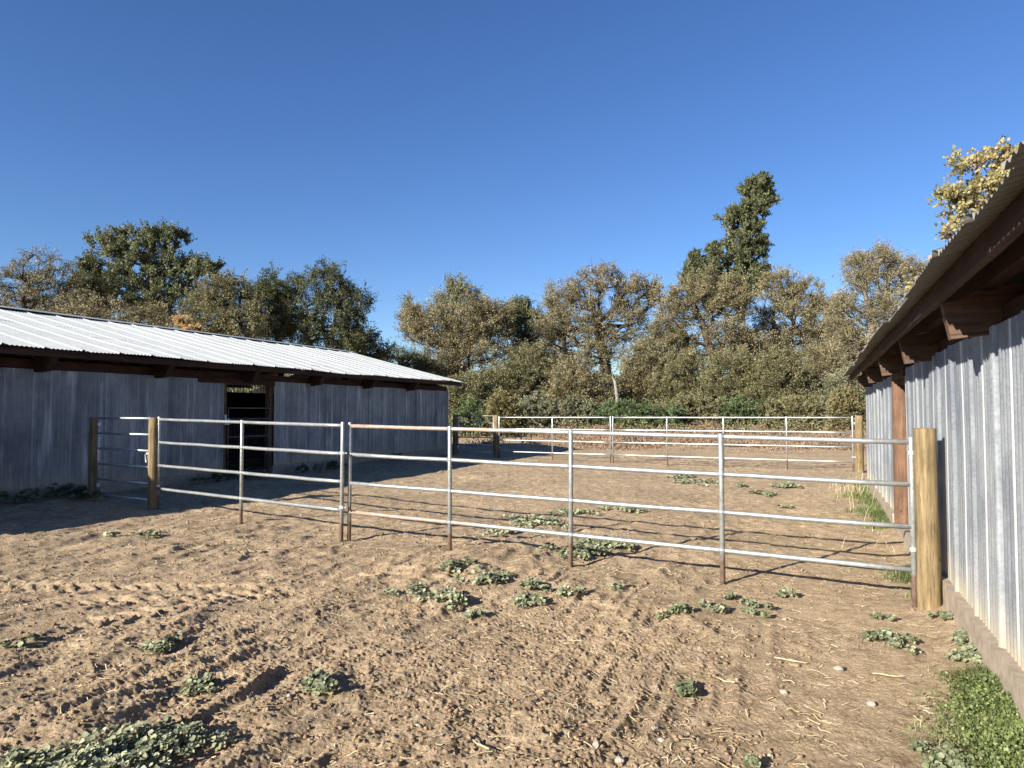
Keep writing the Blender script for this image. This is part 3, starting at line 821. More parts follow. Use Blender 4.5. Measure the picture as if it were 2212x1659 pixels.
    V, F = leaf_quads(P[keep], leaf, rng, 0.3, 1.6, D[keep])
    np_mesh('crown', V-loc, F, M[leafmat], o, False, np.concatenate(tnt)[keep])
    return o
gL = 'trees behind the left shed'; gR = 'trees beyond the far fence'; gS = 'brush thickets along the foot of the tree line'
tree('cottonwood_tree', 'tall green tree with a rounded top, highest behind the left shed', 'tree',
     [(225,560,60,60),(300,530,70,50),(360,540,50,45),(420,590,50,35),(290,620,110,60),(190,640,50,60),(370,660,90,50)], 48, 'green', 'bark_grey', 11, 300, 400, 0.17, 110, 0.75, gL, up=1.6)
tree('willow_tree', 'brown leaved tree at the left edge of the picture behind the shed', 'tree',
     [(20,650,80,60),(90,600,65,55),(60,680,110,50),(150,680,70,60),(-60,640,60,60)], 44, 'tan', 'bark_dark', 12, 60, 260, 0.12, 100, 0.8, gL, bare=14, tint_shift=-0.05)
tree('willow_tree', 'dull brown brushy tree in front of the tallest green tree behind the left shed', 'tree',
     [(220,690,70,45),(300,700,70,40),(160,700,50,40)], 40, 'tan', 'bark_dark', 13, 220, 150, 0.12, 100, 0.7, gL, bare=4, tint_shift=-0.1)
tree('elm_tree', 'yellowish green drooping tree between the tallest green tree and the dark elm', 'tree',
     [(470,630,50,35),(450,680,50,45),(520,680,60,50),(500,620,50,30),(420,700,30,20)], 43, 'olive', 'bark_dark', 14, 490, 190, 0.12, 100, 0.8, gL, up=-0.5, tilt=-0.8, tint_shift=0.0)
tree('elm_tree', 'dark green tree with feathery drooping boughs above the middle of the left roof', 'tree',
     [(590,620,50,35),(700,605,60,35),(755,650,40,35),(640,650,90,50),(580,680,70,50),(700,700,90,40),(740,720,50,30)], 46, 'dgreen', 'bark_dark', 15, 680, 330, 0.13, 115, 0.85, gL, up=-0.6, tilt=-0.8)
tree('elm_tree', 'small grey green tree low at the right end of the left tree group', 'tree',
     [(775,735,40,30),(800,760,45,25),(740,760,50,25)], 50, 'green', 'bark_dark', 16, 780, 90, 0.13, 90, 0.8, gL, up=0.0, tilt=-0.5)
tree('elm_tree', 'lowest dark shrub tree just right of the left tree group over the roof end', 'tree',
     [(850,775,40,20),(880,790,40,20),(830,790,30,15)], 55, 'dgreen', 'bark_dark', 17, 860, 60, 0.13, 90, 0.8, gL)
tree('sumac_shrub', 'small orange leaved shrub showing over the left roof ridge', 'shrub',
     [(395,705,18,16),(410,715,20,14)], 38, 'maple', 'bark_dark', 18, 400, 22, 0.13, 60, 0.45, None, tint_shift=0.3)
# right group
tree('willow_tree', 'wide tan tree nearest the end of the left shed', 'tree',
     [(900,700,32,40),(950,720,70,50),(1010,700,70,60),(1070,690,45,45),(950,790,70,30),(1040,760,70,40)], 42, 'tan', 'bark_dark', 21, 1030, 330, 0.11, 100, 0.75, gR, up=0.9, bare=14, fork=0.18)
tree('poplar_tree', 'pale silvery green tree topping the wide tan tree beside the left shed', 'tree',
     [(985,625,22,28),(1000,660,36,40),(950,670,30,30),(1030,690,36,50),(890,690,20,45)], 50, 'pale', 'bark_grey', 22, 1000, 150, 0.13, 85, 0.8, gR, up=1.4)
tree('poplar_tree', 'small bright green tree in the dip between two tan trees', 'tree',
     [(1125,675,25,28),(1145,710,35,40),(1100,700,30,35),(1140,760,40,40)], 54, 'green', 'bark_grey', 23, 1130, 130, 0.16, 90, 0.7, gR, up=1.0)
tree('willow_tree', 'tan tree with thick dark spreading limbs in the middle of the far tree line', 'tree',
     [(1230,640,40,35),(1300,610,50,32),(1370,640,48,40),(1195,700,40,50),(1260,690,60,50),(1340,700,70,50),(1410,640,20,35),(1280,760,70,30)], 45, 'tan', 'bark_dark', 24, 1315, 330, 0.11, 95, 0.75, gR, up=0.9, bare=22, fork=0.3, trunk_r=0.36, bias=0.2)
tree('dead_tree', 'nearly bare grey tree leaning up between the small green tree and the limby tan tree', 'tree',
     [(1190,650,14,40),(1200,720,40,50),(1225,690,30,40)], 48, 'tan', 'bark_grey', 25, 1215, 60, 0.10, 16, 0.8, gR, up=0.9, bare=16)
tree('poplar_tree', 'tall dark green columnar tree rising far above the tree line', 'tree',
     [(1640,408,36,30),(1655,432,28,18),(1630,455,38,22),(1585,472,28,16),(1615,490,40,24),(1612,525,46,28),(1620,560,44,30),(1620,600,46,34),(1550,545,16,26),(1548,585,30,36),(1512,562,13,20),(1508,598,26,32),(1570,630,70,30)], 60, 'green', 'bark_grey', 26, 1610, 640, 0.20, 80, 0.62, gR, up=1.5, fork=0.35, bias=0.12, dscale=0.9, tint_shift=-0.05)
tree('willow_tree', 'tan tree standing directly before the tall columnar tree', 'tree',
     [(1480,640,35,40),(1540,640,50,50),(1590,650,40,50),(1450,700,40,50),(1540,730,90,50),(1600,750,60,40)], 44, 'tan', 'bark_dark', 27, 1555, 330, 0.11, 100, 0.75, gR, up=0.9, bare=14, fork=0.25, trunk_r=0.3)
tree('willow_tree', 'rounded greyish tan tree right of the tall columnar tree', 'tree',
     [(1690,625,45,38),(1740,640,40,35),(1700,700,70,50),(1780,690,40,40),(1660,740,60,40),(1760,750,70,40)], 46, 'tan', 'bark_dark', 28, 1720, 320, 0.11, 95, 0.75, gR, up=0.9, bare=14, fork=0.25, tint_shift=0.08)
tree('willow_tree', 'greyish tree with bare twigs on top, nearest the right shed roof', 'tree',
     [(1860,590,38,40),(1905,565,35,30),(1950,590,40,35),(1880,650,60,50),(1830,690,40,50),(1930,680,60,50),(1860,760,70,50),(1985,620,30,40)], 40, 'tan', 'bark_grey', 29, 1890, 380, 0.10, 90, 0.72, gR, up=0.9, bare=40, fork=0.25, tint_shift=0.05)
tree('maple_tree', 'yellow and orange leaved maple branches showing over the right shed roof', 'tree',
     [(2105,350,38,20),(2170,345,40,26),(2215,330,30,24),(2085,425,36,20),(2140,420,50,34),(2200,410,50,60),(2100,470,34,20),(2075,500,22,12),(2160,500,60,40),(2070,545,24,14),(2240,480,60,80),(2060,570,30,16),(2120,590,60,40),(2020,620,26,18),(2200,620,60,60)], 24, 'maple', 'bark_grey', 30, 2260, 280, 0.12, 85, 0.50, gR, up=0.8, fork=0.35, trunk_r=0.22)
# second row filling behind
for i, (u, v, ru, rv, Y, mt, lb) in enumerate([
    (1440, 760, 60, 50, 52, 'olive', 'olive tree behind the gap between the limby tan tree and the next tan tree'),
    (1660, 790, 70, 50, 54, 'olive', 'olive tree half hidden behind the rounded greyish tan tree'),
    (1180, 790, 60, 40, 56, 'olive', 'olive tree low behind the nearly bare grey tree'),
    (1820, 760, 60, 60, 52, 'olive', 'olive tree filling the gap left of the twiggy tree by the right shed'),
    (920, 820, 60, 30, 56, 'yellow', 'yellowing tree low behind the end of the left shed roof')]):
    tree('backing_tree', lb, 'tree', [(u, v, ru, rv), (u-30, v+25, ru*0.8, rv*0.7), (u+30, v+30, ru*0.8, rv*0.6)], Y, mt, 'bark_dark', 50+i, None, 150, 0.15, 85, 0.8, gR, fork=0.15)
# brush
brush = [
 (1010, 850, 55, 32, 36, 'olive', 'olive thicket against the end of the left shed'),
 (1090, 830, 60, 45, 38, 'olive', 'tall olive thicket behind the far small gate'),
 (1160, 800, 55, 55, 40, 'olive', 'tall thicket below the small bright green tree'),
 (1250, 830, 60, 50, 37, 'tan', 'brownish thicket left of the pale leaning trunk'),
 (1390, 800, 55, 60, 39, 'tan', 'brown thicket with a thin bare stem right of the pale leaning trunk'),
 (1480, 820, 60, 60, 38, 'olive', 'olive thicket below the tan tree before the columnar tree'),
 (1580, 820, 60, 60, 37, 'olive', 'large olive thicket behind the third bay of the far fence'),
 (1680, 820, 60, 60, 36, 'olive', 'large olive thicket behind the last bay of the far fence'),
 (1770, 810, 55, 65, 38, 'tan', 'tan thicket behind the right part of the far fence'),
 (1840, 850, 40, 45, 33, 'pale', 'pale green thicket just left of the right shed corner'),
 (1900, 830, 50, 60, 40, 'olive', 'olive thicket partly behind the right shed corner')]
for i, (u, v, ru, rv, Y, mt, lb) in enumerate(brush):
    tree('brush_thicket', lb, 'thicket', [(u, v, ru, rv), (u-ru*0.5, v+rv*0.55, ru*0.8, rv*0.55), (u+ru*0.5, v+rv*0.5, ru*0.8, rv*0.55)], Y, mt, 'bark_dark', 70+i, None, 200, 0.10, 95, 0.6, gS, fork=0.05, trunk_r=0.09, nlimb=4, bare=3, dscale=0.9)
low = [
 (1040, 895, 60, 24, 33, 'ivy', 'dark green bramble heap behind the far small gate'),
 (1150, 885, 55, 28, 34, 'pale', 'grey green bush behind the left far panel'),
 (1240, 890, 50, 24, 34, 'pale', 'grey green low bush left of the large bramble mound'),
 (1370, 897, 105, 26, 34, 'ivy', 'large dark green bramble mound behind the middle of the far fence'),
 (1500, 885, 60, 26, 35, 'olive', 'low olive bush right of the large bramble mound'),
 (1600, 890, 75, 26, 35, 'ivy', 'green bramble mound behind the right far panel'),
 (1720, 890, 70, 30, 34, 'olive', 'low olive bush behind the last bays of the far fence'),
 (1085, 880, 22, 28, 31, 'yellow', 'yellowish shrub just behind the far gate post'),
 (1825, 895, 26, 46, 28, 'yellow', 'dry yellow vine heap left of the right shed corner')]
for i, (u, v, ru, rv, Y, mt, lb) in enumerate(low):
    tree('low_bush', lb, 'bush', [(u, v, ru, rv), (u, v+rv*0.7, ru*1.1, rv*0.6)], Y, mt, 'bark_dark', 90+i, None, 170 if ru > 60 else 100, 0.10, 100, 0.38, gS, fork=0.04, trunk_r=0.04, nlimb=5, dscale=0.6)
# leaning pale trunk
m = MB(); x0, y0 = (1335-CX)/FPX*46.0, 46.0
m.tube([(x0, y0, -0.3), (x0+0.05, y0, 1.2), (x0-0.08, y0-0.1, 2.6), (x0-0.2, y0-0.1, 3.5), (x0-0.3, y0+0.5, 3.9)], [0.15, 0.14, 0.12, 0.10, 0.05], 10)
o = m.build('bare_trunk', mat_plain('pale_bark', (0.12, 0.10, 0.08), (0.30, 0.27, 0.23), 10, 0.9), None, True)
tag(o, 'pale bare trunk leaning out of the dark thicket behind the far fence', 'tree trunk')

# distant wood
rng = np.random.RandomState(5)
n = 60000
uu = rng.uniform(-400, 2700, n); Y = rng.uniform(110, 150, n)
X = (uu-CX)/FPX*Y; top = 5.5+3.0*vn(X*0.06, Y*0.02, 3)+2*vn(X*0.25, Y*0.1, 4)
Z = H(X, Y)+rng.uniform(0, 1, n)**0.8*top
V, F = leaf_quads(np.stack([X, Y, Z], 1), 0.7, rng, 0.3)
o = np_mesh('distant_wood', V, F, M['green'], None, False, np.clip(rng.normal(size=n)*0.2+0.5, 0, 1))
tag(o, 'distant dark wood seen through gaps below the tree crowns', 'wood', kind='stuff')

# ------------------------------------------------------------------ small plants
def mallow(u, v, rad, n, label, seed, hgt=0.07, ls=0.024, xy=None, tint=0.0, squash=1.0, mat='mallow'):
    rng = np.random.RandomState(seed)
    x, y = xy if xy else G(u, v)
    k = 0; Vs, Fs, tn = [], [], []; nv = 0
    nb = max(3, int(n/26)); 
    bc = rng.normal(size=(nb, 2))*np.array([rad*0.5, rad*0.5*squash]); bc[0] = 0
    a = rng.uniform(0, 2*np.pi, n); which = rng.randint(nb, size=n)
    rr = rad*0.36*np.sqrt(rng.uniform(0, 1, n))
    px = x+bc[which, 0]+np.cos(a)*rr; py = y+bc[which, 1]+np.sin(a)*rr
    g = H(px, py)
    hh = hgt*(1-(rr/(rad*0.4))**2*0.7)*rng.uniform(0.35, 1.1, n)+0.012
    m8 = 7
    for i in range(n):
        s = ls*rng.uniform(0.55, 1.35)
        nrm = np.array([rng.normal()*0.45-0.15, rng.normal()*0.45-0.2, 1.0]); nrm /= np.linalg.norm(nrm)
        t1 = np.cross(nrm, [1, 0.3*rng.normal(), 0]); t1 /= np.linalg.norm(t1); t2 = np.cross(nrm, t1)
        c = np.array([px[i], py[i], g[i]+hh[i]])
        aa = np.arange(m8)/m8*2*np.pi+rng.uniform(0, 6)
        rr_ = s*(1+0.16*np.cos(aa*m8/2*1.0+rng.uniform(0, 6)))*rng.uniform(0.85, 1.1, m8)
        ring = c+t1*(np.cos(aa)*rr_)[:, None]+t2*(np.sin(aa)*rr_)[:, None]+nrm*s*(0.22+0.15*rng.normal(size=m8))[:, None]
        Vs.append(np.vstack([c[None], ring]))
        for q in range(m8): Fs.append((nv, nv+1+q, nv+1+(q+1) % m8)); 
        t_ = np.clip(0.5+tint+rng.normal()*0.22, 0, 1); tn += [t_]*m8
        nv += m8+1
        # petiole down to the crown of the plant
        if i % 3 == 0:
            b0 = np.array([x+bc[which[i], 0], y+bc[which[i], 1], 0]); b0[2] = float(H(b0[0], b0[1]))
            Vs.append(np.array([b0, b0+[0.003, 0, 0], c])); Fs.append((nv, nv+1, nv+2)); tn.append(0.8); nv += 3
    for q in range(nb):                        # creeping stems out from the root
        pr_ = None
        for f in np.linspace(0, 1, 5):
            c = np.array([x+bc[q, 0]*f, y+bc[q, 1]*f, 0]); c[2] = float(H(c[0], c[1]))+0.012
            wv = np.array([-bc[q, 1], bc[q, 0], 0]); wv = wv/max(np.linalg.norm(wv), 1e-6)*0.003 if q else np.array([0.003, 0, 0])
            if pr_ is not None:
                Vs.append(np.array([pr_-wv, pr_+wv, c])); Fs.append((nv, nv+1, nv+2)); tn.append(0.9); nv += 3
            pr_ = c
    V = np.concatenate(Vs)-np.array([x, y, 0])
    o = np_mesh('mallow_weed', V, np.array(Fs), M[mat], None, False, np.array(tn)); o.location = (x, y, 0)
    tag(o, label, 'weed', 'mallow weeds growing in the dirt')
    return o
mal = [
 (235, 1640, 0.33, 420, 'big leafy weed patch in the bottom left corner, its middle', 0.25),
 (365, 1598, 0.22, 260, 'big leafy weed patch in the bottom left corner, its right end', 0.05),
 (140, 1645, 0.26, 260, 'paler leafy weed at the very bottom left edge of the big patch', 0.35),
 (40, 1640, 0.10, 60, 'small weed sprig left of the big bottom left patch', 0.1),
 (447, 1472, 0.15, 130, 'compact grey green weed tuft above the big bottom left patch', 0.15),
 (690, 1480, 0.17, 130, 'loose weed tuft right of the compact one, lower left of the picture', 0.0),
 (368, 1395, 0.17, 100, 'weed tuft beside the dark hole in the left dirt', 0.1),
 (60, 1395, 0.10, 25, 'tiny weed sprigs near the left edge in the furrows', 0.0),
 (250, 1165, 0.22, 50, 'thin weed patch by the shade edge left of the near gate', 0.1),
 (320, 1163, 0.22, 50, 'thin weed patch below the near gate posts', 0.1),
 (970, 1302, 0.17, 110, 'weed tuft in front of the long near panel, lower left of its group', 0.1),
 (905, 1285, 0.20, 80, 'sparse weeds at the left end of the group in front of the near panel', 0.0),
 (1060, 1262, 0.24, 130, 'wide weed patch in front of the second upright of the long near panel', 0.05),
 (985, 1238, 0.26, 80, 'sparse weed patch just under the first bay of the long near panel', 0.0),
 (1135, 1305, 0.18, 110, 'weed tuft at the right front of the group before the near panel', 0.1),
 (1155, 1275, 0.16, 70, 'small weed between two larger tufts before the near panel', 0.0),
 (1020, 1330, 0.10, 30, 'tiny weed in front of the group before the near panel', 0.0),
 (1222, 1286, 0.12, 50, 'small weed in the dirt below the third upright of the long near panel', 0.1),
 (1240, 1205, 0.30, 150, 'weed patch at the foot of the third upright, behind the bottom rail', 0.0),
 (1300, 1190, 0.38, 220, 'broad weed patch behind the third bay of the long near panel', 0.05),
 (1160, 1135, 0.42, 220, 'broad weed patch behind the second bay of the long near panel', 0.1),
 (1100, 1160, 0.36, 90, 'thin weeds behind the first bay of the long near panel', 0.0),
 (1240, 1112, 0.36, 110, 'weeds farther back behind the third upright of the near panel', 0.1),
 (1330, 1100, 0.32, 90, 'low weeds far behind the third bay of the near panel', 0.1),
 (1385, 1108, 0.26, 60, 'low weeds behind the middle of the third bay of the near panel', 0.0),
 (1330, 1272, 0.10, 22, 'faint weed sprig left of the rusty foot of the fourth upright', 0.0),
 (1460, 1330, 0.11, 70, 'round dark green weed left of the pair in front of the near panel', -0.15),
 (1535, 1322, 0.14, 45, 'flat thin weed between two rounder ones before the near panel', 0.0),
 (1622, 1308, 0.10, 55, 'upper weed of the pair in front of the last near bay', -0.1),
 (1624, 1328, 0.09, 40, 'lower weed of the pair in front of the last near bay', -0.1),
 (1573, 1290, 0.10, 28, 'faint weed right of the rusty foot of the fourth upright', 0.0),
 (1702, 1283, 0.12, 40, 'small weed in the packed dirt under the last near bay', 0.0),
 (1480, 1487, 0.10, 75, 'lone dark green weed in the middle of the front dirt', -0.2),
 (1618, 1642, 0.06, 32, 'small weed at the bottom edge of the picture', -0.2),
 (1918, 1382, 0.20, 120, 'grey green weed in front of the thick right post', -0.05),
 (1885, 1330, 0.10, 20, 'tiny weed sprig left of the foot of the thick right post', 0.0),
 (2022, 1628, 0.16, 120, 'leafy weed in the bottom right corner beside the grass strip', -0.1),
 (2078, 1392, 0.15, 190, 'bushy grey green weed against the right foundation', -0.1),
 (2075, 1425, 0.18, 170, 'leafy weed at the head of the grass strip by the right foundation', 0.0),
 (2030, 1345, 0.10, 50, 'small weed between the thick right post and the foundation', -0.1),
 (1500, 1042, 0.60, 110, 'thin weed patch well behind the third bay of the near panel', 0.0),
 (1470, 1030, 0.50, 80, 'thin weed patch in front of the far fence middle', 0.0),
 (1700, 1052, 0.40, 130, 'weed patch in the dirt well behind the last near bay', -0.05),
 (1660, 1068, 0.30, 60, 'small weeds left of the patch behind the last near bay', -0.05),
 (1600, 1050, 0.20, 30, 'tiny weeds behind the fourth upright of the near panel', -0.05),
 (1690, 1095, 0.14, 22, 'tiny weed behind the last near bay, close to the third rail', -0.05),
 (1895, 1060, 0.26, 60, 'weed by the grass before the open doorway of the right shed', -0.1)]
for i, (u, v, r_, n_, lb, ti) in enumerate(mal):
    d = depth(v)
    mallow(u, v, r_*(0.75 if v > 1340 else 0.98), int(n_*(2.6 if d < 5 else 2.6 if d < 8 else 2.2)), lb, 200+i, hgt=0.035+0.08*min(r_, 0.3), ls=0.0085+0.0013*d, tint=ti+0.1)
# weeds along the left shed foot
for i, (u, p, n_, lb) in enumerate([
    (60, -12.0, 160, 'dark weed heap at the shed foot near the left picture edge'),
    (140, -12.05, 220, 'tallest dark weed heap against the left shed wall left of the near gate'),
    (180, -11.9, 120, 'dark weeds beside the shaded hinge post'),
    (540, -11.9, 120, 'dark weeds on the threshold of the left shed doorway'),
    (470, -12.0, 120, 'dark weeds left of the left shed doorway'),
    (655, -12.0, 160, 'dark weeds at the foot of the left shed wall right of its doorway'),
    (720, -12.0, 150, 'low dark weeds farther along the foot of the left shed wall'),
    (850, -12.0, 120, 'sparse weeds toward the far end of the left shed wall')]):
    x, y = PT(p, T(u, p))
    mallow(0, 0, 0.42, n_, lb, 300+i, hgt=0.20, ls=0.042, xy=(x, y), tint=-0.15)

def blades(name, label, cat, X, Yc, hmin, hmax, width, lean, mat, seed, tb=0.5, curve=0.5):
    rng = np.random.RandomState(seed); n = len(X)
    Z = H(X, Yc)-0.01; h = rng.uniform(hmin, hmax, n)
    a = rng.uniform(0, 2*np.pi, n); dx, dy = np.cos(a), np.sin(a)
    ln = rng.uniform(0, lean, n)*h
    wx, wy = -dy*width/2, dx*width/2
    P0 = np.stack([X, Yc, Z], 1); P1 = np.stack([X+dx*ln*0.35, Yc+dy*ln*0.35, Z+h*0.6], 1); P2 = np.stack([X+dx*ln, Yc+dy*ln, Z+h*(1-curve*0.2)], 1)
    W = np.stack([wx, wy, np.zeros(n)], 1)
    V = np.stack([P0-W, P0+W, P1+W*0.8, P1-W*0.8, P2+W*0.15, P2-W*0.15], 1).reshape(-1, 3)
    b0 = np.arange(n)[:, None]*6
    F = np.concatenate([b0+np.array([0, 1, 2, 3]), b0+np.array([3, 2, 4, 5])])
    t_ = np.clip(tb+rng.normal(size=n)*0.22, 0, 1)
    o = np_mesh(name, V, F, M[mat], None, False, np.concatenate([t_, t_]))
    return tag(o, label, cat, kind='stuff')
rng = np.random.RandomState(77)
def strip(t0_, t1_, pl, pr, n):
    t = rng.uniform(t0_, t1_, n); wv = 0.30*sn(t*2.7, t*0+3, 90)
    p = pr-np.abs(rng.normal(size=n))*0.5*(pr-pl)*(1+wv*3)
    return PT(p, t)
X, Yc = strip(2.2, 5.1, 0.70, 0.925, 9000)
blades('grass_strip', 'bright green grass and clover strip along the foot of the right shed in the foreground', 'grass', np.array(X), np.array(Yc), 0.02, 0.085, 0.004, 1.6, 'grass', 1, 0.5)
X, Yc = strip(7.0, 17.0, 0.66, 0.93, 12000)
keep = vn(np.array(X)*1.3, np.array(Yc)*1.3, 95) > 0.33
blades('grass_verge', 'green grass along the right shed behind the near fence', 'grass', np.array(X)[keep], np.array(Yc)[keep], 0.03, 0.13, 0.008, 1.2, 'grass', 2, 0.5)
# clover-like leaves in the near strip
n = 19000; t = rng.uniform(2.2, 4.95, n); p = 0.93-np.abs(rng.normal(size=n))*(0.115+0.05*sn(t*2.7, t*0+3, 90))
X, Yc = PT(p, t); Z = H(X, Yc)+rng.uniform(0.01, 0.07, n)*(0.4+vn(X*9, Yc*9, 93))
V, F = leaf_quads(np.stack([X, Yc, Z], 1), 0.019, rng, 0.0, 1.3, np.tile([0, 0, 0.2], (n, 1)))
tag(np_mesh('clover_cover', V, F, M['grass'], None, False, np.clip(rng.normal(size=n)*0.2+0.45, 0, 0.85)), 'small clover leaves carpeting the grass strip by the right foundation', 'ground cover', kind='stuff')
# dry stalks by the right shed
n = 190; t = np.concatenate([rng.normal(15.8, 0.8, 140), rng.uniform(9, 17, 50)]); p = 0.62+rng.normal(size=n)*0.2; p = np.minimum(p, 0.9)
X, Yc = PT(p, t)
blades('dry_stalks', 'pale dry grass stalks beside the far part of the right shed', 'dry grass', X, Yc, 0.10, 0.42, 0.006, 2.2, 'straw', 3, 0.6)
# reddish dry weeds beyond the far fence
X = []; Yc = []
for (u, v, ru, dy, n) in [(1180, 945, 60, 2, 2500), (1290, 945, 70, 2, 4500), (1420, 945, 60, 2, 2600), (1500, 943, 70, 2, 4600), (1620, 943, 90, 2, 4200), (1740, 950, 80, 2, 2500), (1830, 955, 40, 2, 1500), (1330, 960, 100, 2, 2400), (1600, 965, 120, 2, 1500), (1780, 965, 60, 1.5, 900), (1400, 955, 350, 4, 4000), (1080, 960, 60, 3, 900)]:
    d = depth(v); X.append((rng.normal(u, ru*0.6, n)-CX)/FPX*d); Yc.append(rng.normal(d, dy*0.9, n))
X = np.concatenate(X); Yc = np.concatenate(Yc); keep = (toPT(X, Yc)[0] > -14) & (vn(X*0.8, Yc*0.8, 97) > 0.40)
keep &= Yc > 18.0+(9.4-X)*0.58+1.5
X, Yc = X[keep], Yc[keep]; X = np.repeat(X, 8)+rng.normal(size=8*len(X))*0.22; Yc = np.repeat(Yc, 8)+rng.normal(size=len(X))*0.22
hm = 0.10+0.95*vn(X*0.9, Yc*0.9, 98)**2.2
Z = H(X, Yc)+rng.uniform(0, 1, len(X))**1.3*hm
V, F = leaf_quads(np.stack([X, Yc, Z], 1), 0.055, rng, 0.0, 2.2, np.tile([0, 0, 0.9], (len(X), 1)))
tag(np_mesh('dry_weeds', V, F, M['dry'], None, False, np.clip(rng.normal(size=len(X))*0.2+0.4, 0, 1)), 'reddish brown dry weeds in the field beyond the far fence', 'dry weeds', kind='stuff')
n = 60000; X = rng.uniform(-20, 34, n); Yc = rng.uniform(42, 52, n); k_ = vn(X*0.5, Yc*0.5, 99) > 0.35; X, Yc = X[k_], Yc[k_]
Z = H(X, Yc)+rng.uniform(0, 1, len(X))*(0.2+1.2*vn(X*0.6, Yc*0.6, 100))
V, F = leaf_quads(np.stack([X, Yc, Z], 1), 0.13, rng, 0.0, 1.6, np.tile([0, 0, 0.5], (len(X), 1)))
tag(np_mesh('undergrowth', V, F, M['olive'], None, False, np.clip(rng.normal(size=len(X))*0.2+0.35, 0, 1)), 'low tangled undergrowth at the foot of the thickets', 'undergrowth', kind='stuff')

# straw litter
def straw(n, seed, r0=2.6):
    rng = np.random.RandomState(seed)
    r = r0*np.exp(rng.uniform(0, 1, n)*math.log(26/r0)); a = np.radians(rng.uniform(-42, 42, n))
    X = r*np.sin(a); Y = r*np.cos(a)
    p, t = toPT(X, Y)
    m = (p > -12.2) & (p < 0.85) & (vn(X*0.9, Y*0.9, 71)+rng.uniform(-0.25, 0.25, n) > 0.48)
    X, Y, r = X[m], Y[m], r[m]; n = len(X)
    L_ = rng.uniform(0.02, 0.075, n)*np.where(rng.uniform(0, 1, n) < 0.06, 2.6, 1)*(0.7+r*0.08)
    th = rng.uniform(0, 2*np.pi, n); cv = rng.normal(size=n)*0.45
    wd = rng.uniform(0.0009, 0.0022, n)*(0.8+r*0.09)
    pts = []
    for k in range(4):
        f = k/3-0.5; ang = th+cv*f
        px = X+np.cos(ang)*L_*f; py = Y+np.sin(ang)*L_*f
        pz = H(px, py)+0.004+rng.uniform(0, 0.008, n)
        nx, ny = -np.sin(ang)*wd, np.cos(ang)*wd
        pts += [np.stack([px-nx, py-ny, pz], 1), np.stack([px+nx, py+ny, pz+0.002], 1)]
    V = np.stack(pts, 1).reshape(-1, 3); b0 = np.arange(n)[:, None]*8
    F = np.concatenate([b0+np.array([2*k, 2*k+1, 2*k+3, 2*k+2]) for k in range(3)])
    t_ = np.clip(rng.normal(size=n)*0.28+0.45, 0, 1)
    tag(np_mesh('straw_litter', V, F, M['straw'], None, False, np.tile(t_, 3)), 'bits of straw and dry stems strewn over the front dirt' if r0 < 3 else 'bits of straw and dry stems strewn over the yard behind the near fence', 'straw', kind='stuff')
straw(11000, 8)
straw(12000, 18, 7.0)

# clods
def clods(name, label, n, seed, smin, smax, mat, rmax=11, expo=2.2):
    rng = np.random.RandomState(seed)
    r = 2.4*np.exp(rng.uniform(0, 1, n)*math.log(rmax/2.4)); a = np.radians(rng.uniform(-42, 42, n))
    X = r*np.sin(a); Y = r*np.cos(a); p, t = toPT(X, Y)
    m = (p > -11.8) & (p < 0.7) & (vn(X*1.2, Y*1.2, 72)*0.7+0.5*sstep(0.5, -2, p)+rng.uniform(-0.2, 0.2, n) > 0.45)
    X, Y = X[m], Y[m]; n = len(X)
    ph = (1+5**0.5)/2
    I = np.array([(-1, ph, 0), (1, ph, 0), (-1, -ph, 0), (1, -ph, 0), (0, -1, ph), (0, 1, ph), (0, -1, -ph), (0, 1, -ph), (ph, 0, -1), (ph, 0, 1), (-ph, 0, -1), (-ph, 0, 1)])/1.9
    IF = np.array([(0,11,5),(0,5,1),(0,1,7),(0,7,10),(0,10,11),(1,5,9),(5,11,4),(11,10,2),(10,7,6),(7,1,8),(3,9,4),(3,4,2),(3,2,6),(3,6,8),(3,8,9),(4,9,5),(2,4,11),(6,2,10),(8,6,7),(9,8,1)])
    s = smin+(smax-smin)*rng.uniform(0, 1, n)**expo*1.0
    st = rng.uniform(0.6, 1.3, (n, 1, 3)); st[:, :, 2] *= 0.7
    V = I[None]*st*rng.uniform(0.55, 1.3, (n, 12, 1))*s[:, None, None]
    Z = H(X, Y)+s*0.25
    V = V+np.stack([X, Y, Z], 1)[:, None, :]
    F = (np.arange(n)[:, None, None]*12+IF[None]).reshape(-1, 3)
    tag(np_mesh(name, V.reshape(-1, 3), F, M[mat], None, False), label, 'clods' if 'clod' in name else 'pebbles', kind='stuff')
clods('dirt_clods', 'crumbled clods of soil over the churned dirt', 34000, 9, 0.0025, 0.018, 'clod', 14, 3.6)
clods('pebbles', 'small pale pebbles in the dirt', 300, 10, 0.004, 0.018, 'stone', 9, 2.5)
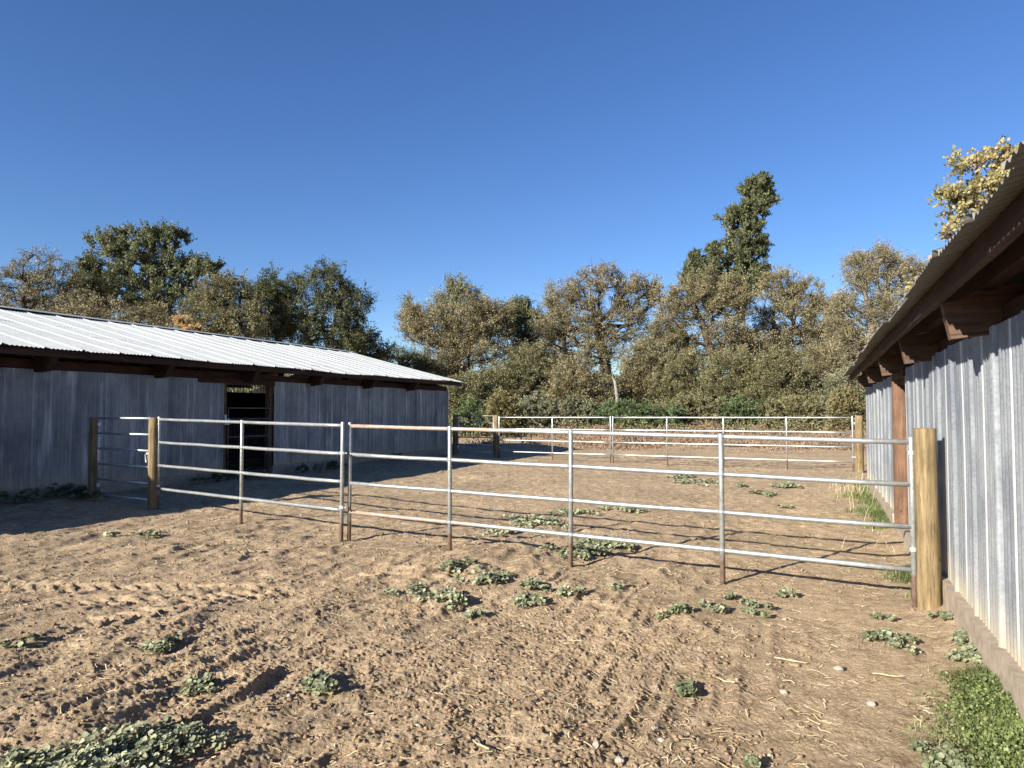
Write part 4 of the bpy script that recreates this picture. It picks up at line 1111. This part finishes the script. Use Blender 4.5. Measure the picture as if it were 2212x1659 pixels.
# short woody stems lying in the foreground
for i, (u, v, L_, a, lb) in enumerate([(1560, 1470, 0.13, 2.2, 'straight pale stick lying right of the lone dark weed'),
                                       (1040, 1610, 0.12, 2.3, 'pale stick lying at the bottom centre of the dirt'),
                                       (1700, 1425, 0.20, -0.5, 'long thin pale stem in front of the thick right post'),
                                       (1905, 1455, 0.16, -0.4, 'thin pale stem near the right grass strip'),
                                       (745, 1535, 0.06, 1.2, 'short pale twig in the lower left furrows')]):
    x, y = G(u, v); pts = []
    for k in range(5):
        f = k/4-0.5; px, py = x+math.cos(a)*L_*f, y+math.sin(a)*L_*f; pts.append((px-x, py-y, float(H(px, py))+0.014+0.004*math.sin(k*2)))
    zmx = max(q[2] for q in pts); pts = [(q[0], q[1], q[2]*0.5+zmx*0.5) for q in pts]
    m = MB(); m.tube(pts, [0.0045, 0.005, 0.0045, 0.004, 0.003], 6)
    o = m.build('stick', M['straw'], None, True, True); o.location = (x, y, 0); tag(o, lb, 'stick', 'dry sticks lying in the dirt')

for i, (u, v, R_, lb) in enumerate([(1800, 1440, 0.028, 'pale stone lying left of the dry stems before the thick right post'),
                                   (1683, 1490, 0.022, 'small stone in the middle right of the dirt'),
                                   (1870, 1512, 0.03, 'half buried stone toward the right grass strip'),
                                   (1285, 1612, 0.034, 'largest stone at the bottom centre of the dirt'),
                                   (1332, 1636, 0.026, 'stone at the bottom edge right of the largest stone'),
                                   (1688, 1333, 0.02, 'small round stone beside the lower weed of the pair')]):
    x, y = G(u, v); rng = np.random.RandomState(400+i)
    import bmesh
    bm = bmesh.new(); bmesh.ops.create_icosphere(bm, subdivisions=2, radius=R_)
    q = rng.uniform(0.7, 1.2, 3)
    for vt in bm.verts:
        k_ = 1+0.35*float(sn(vt.co.x/R_*1.3+i*7, vt.co.y/R_*1.3+vt.co.z/R_, 410))
        vt.co = Vector((vt.co.x*q[0]*k_, vt.co.y*q[1]*k_, vt.co.z*0.65*k_))
    me = bpy.data.meshes.new('stone'); bm.to_mesh(me); bm.free()
    o = link('stone', me, M['stone']); o.location = (x, y, float(H(x, y))+R_*0.25); tag(o, lb, 'stone', 'loose stones in the dirt')
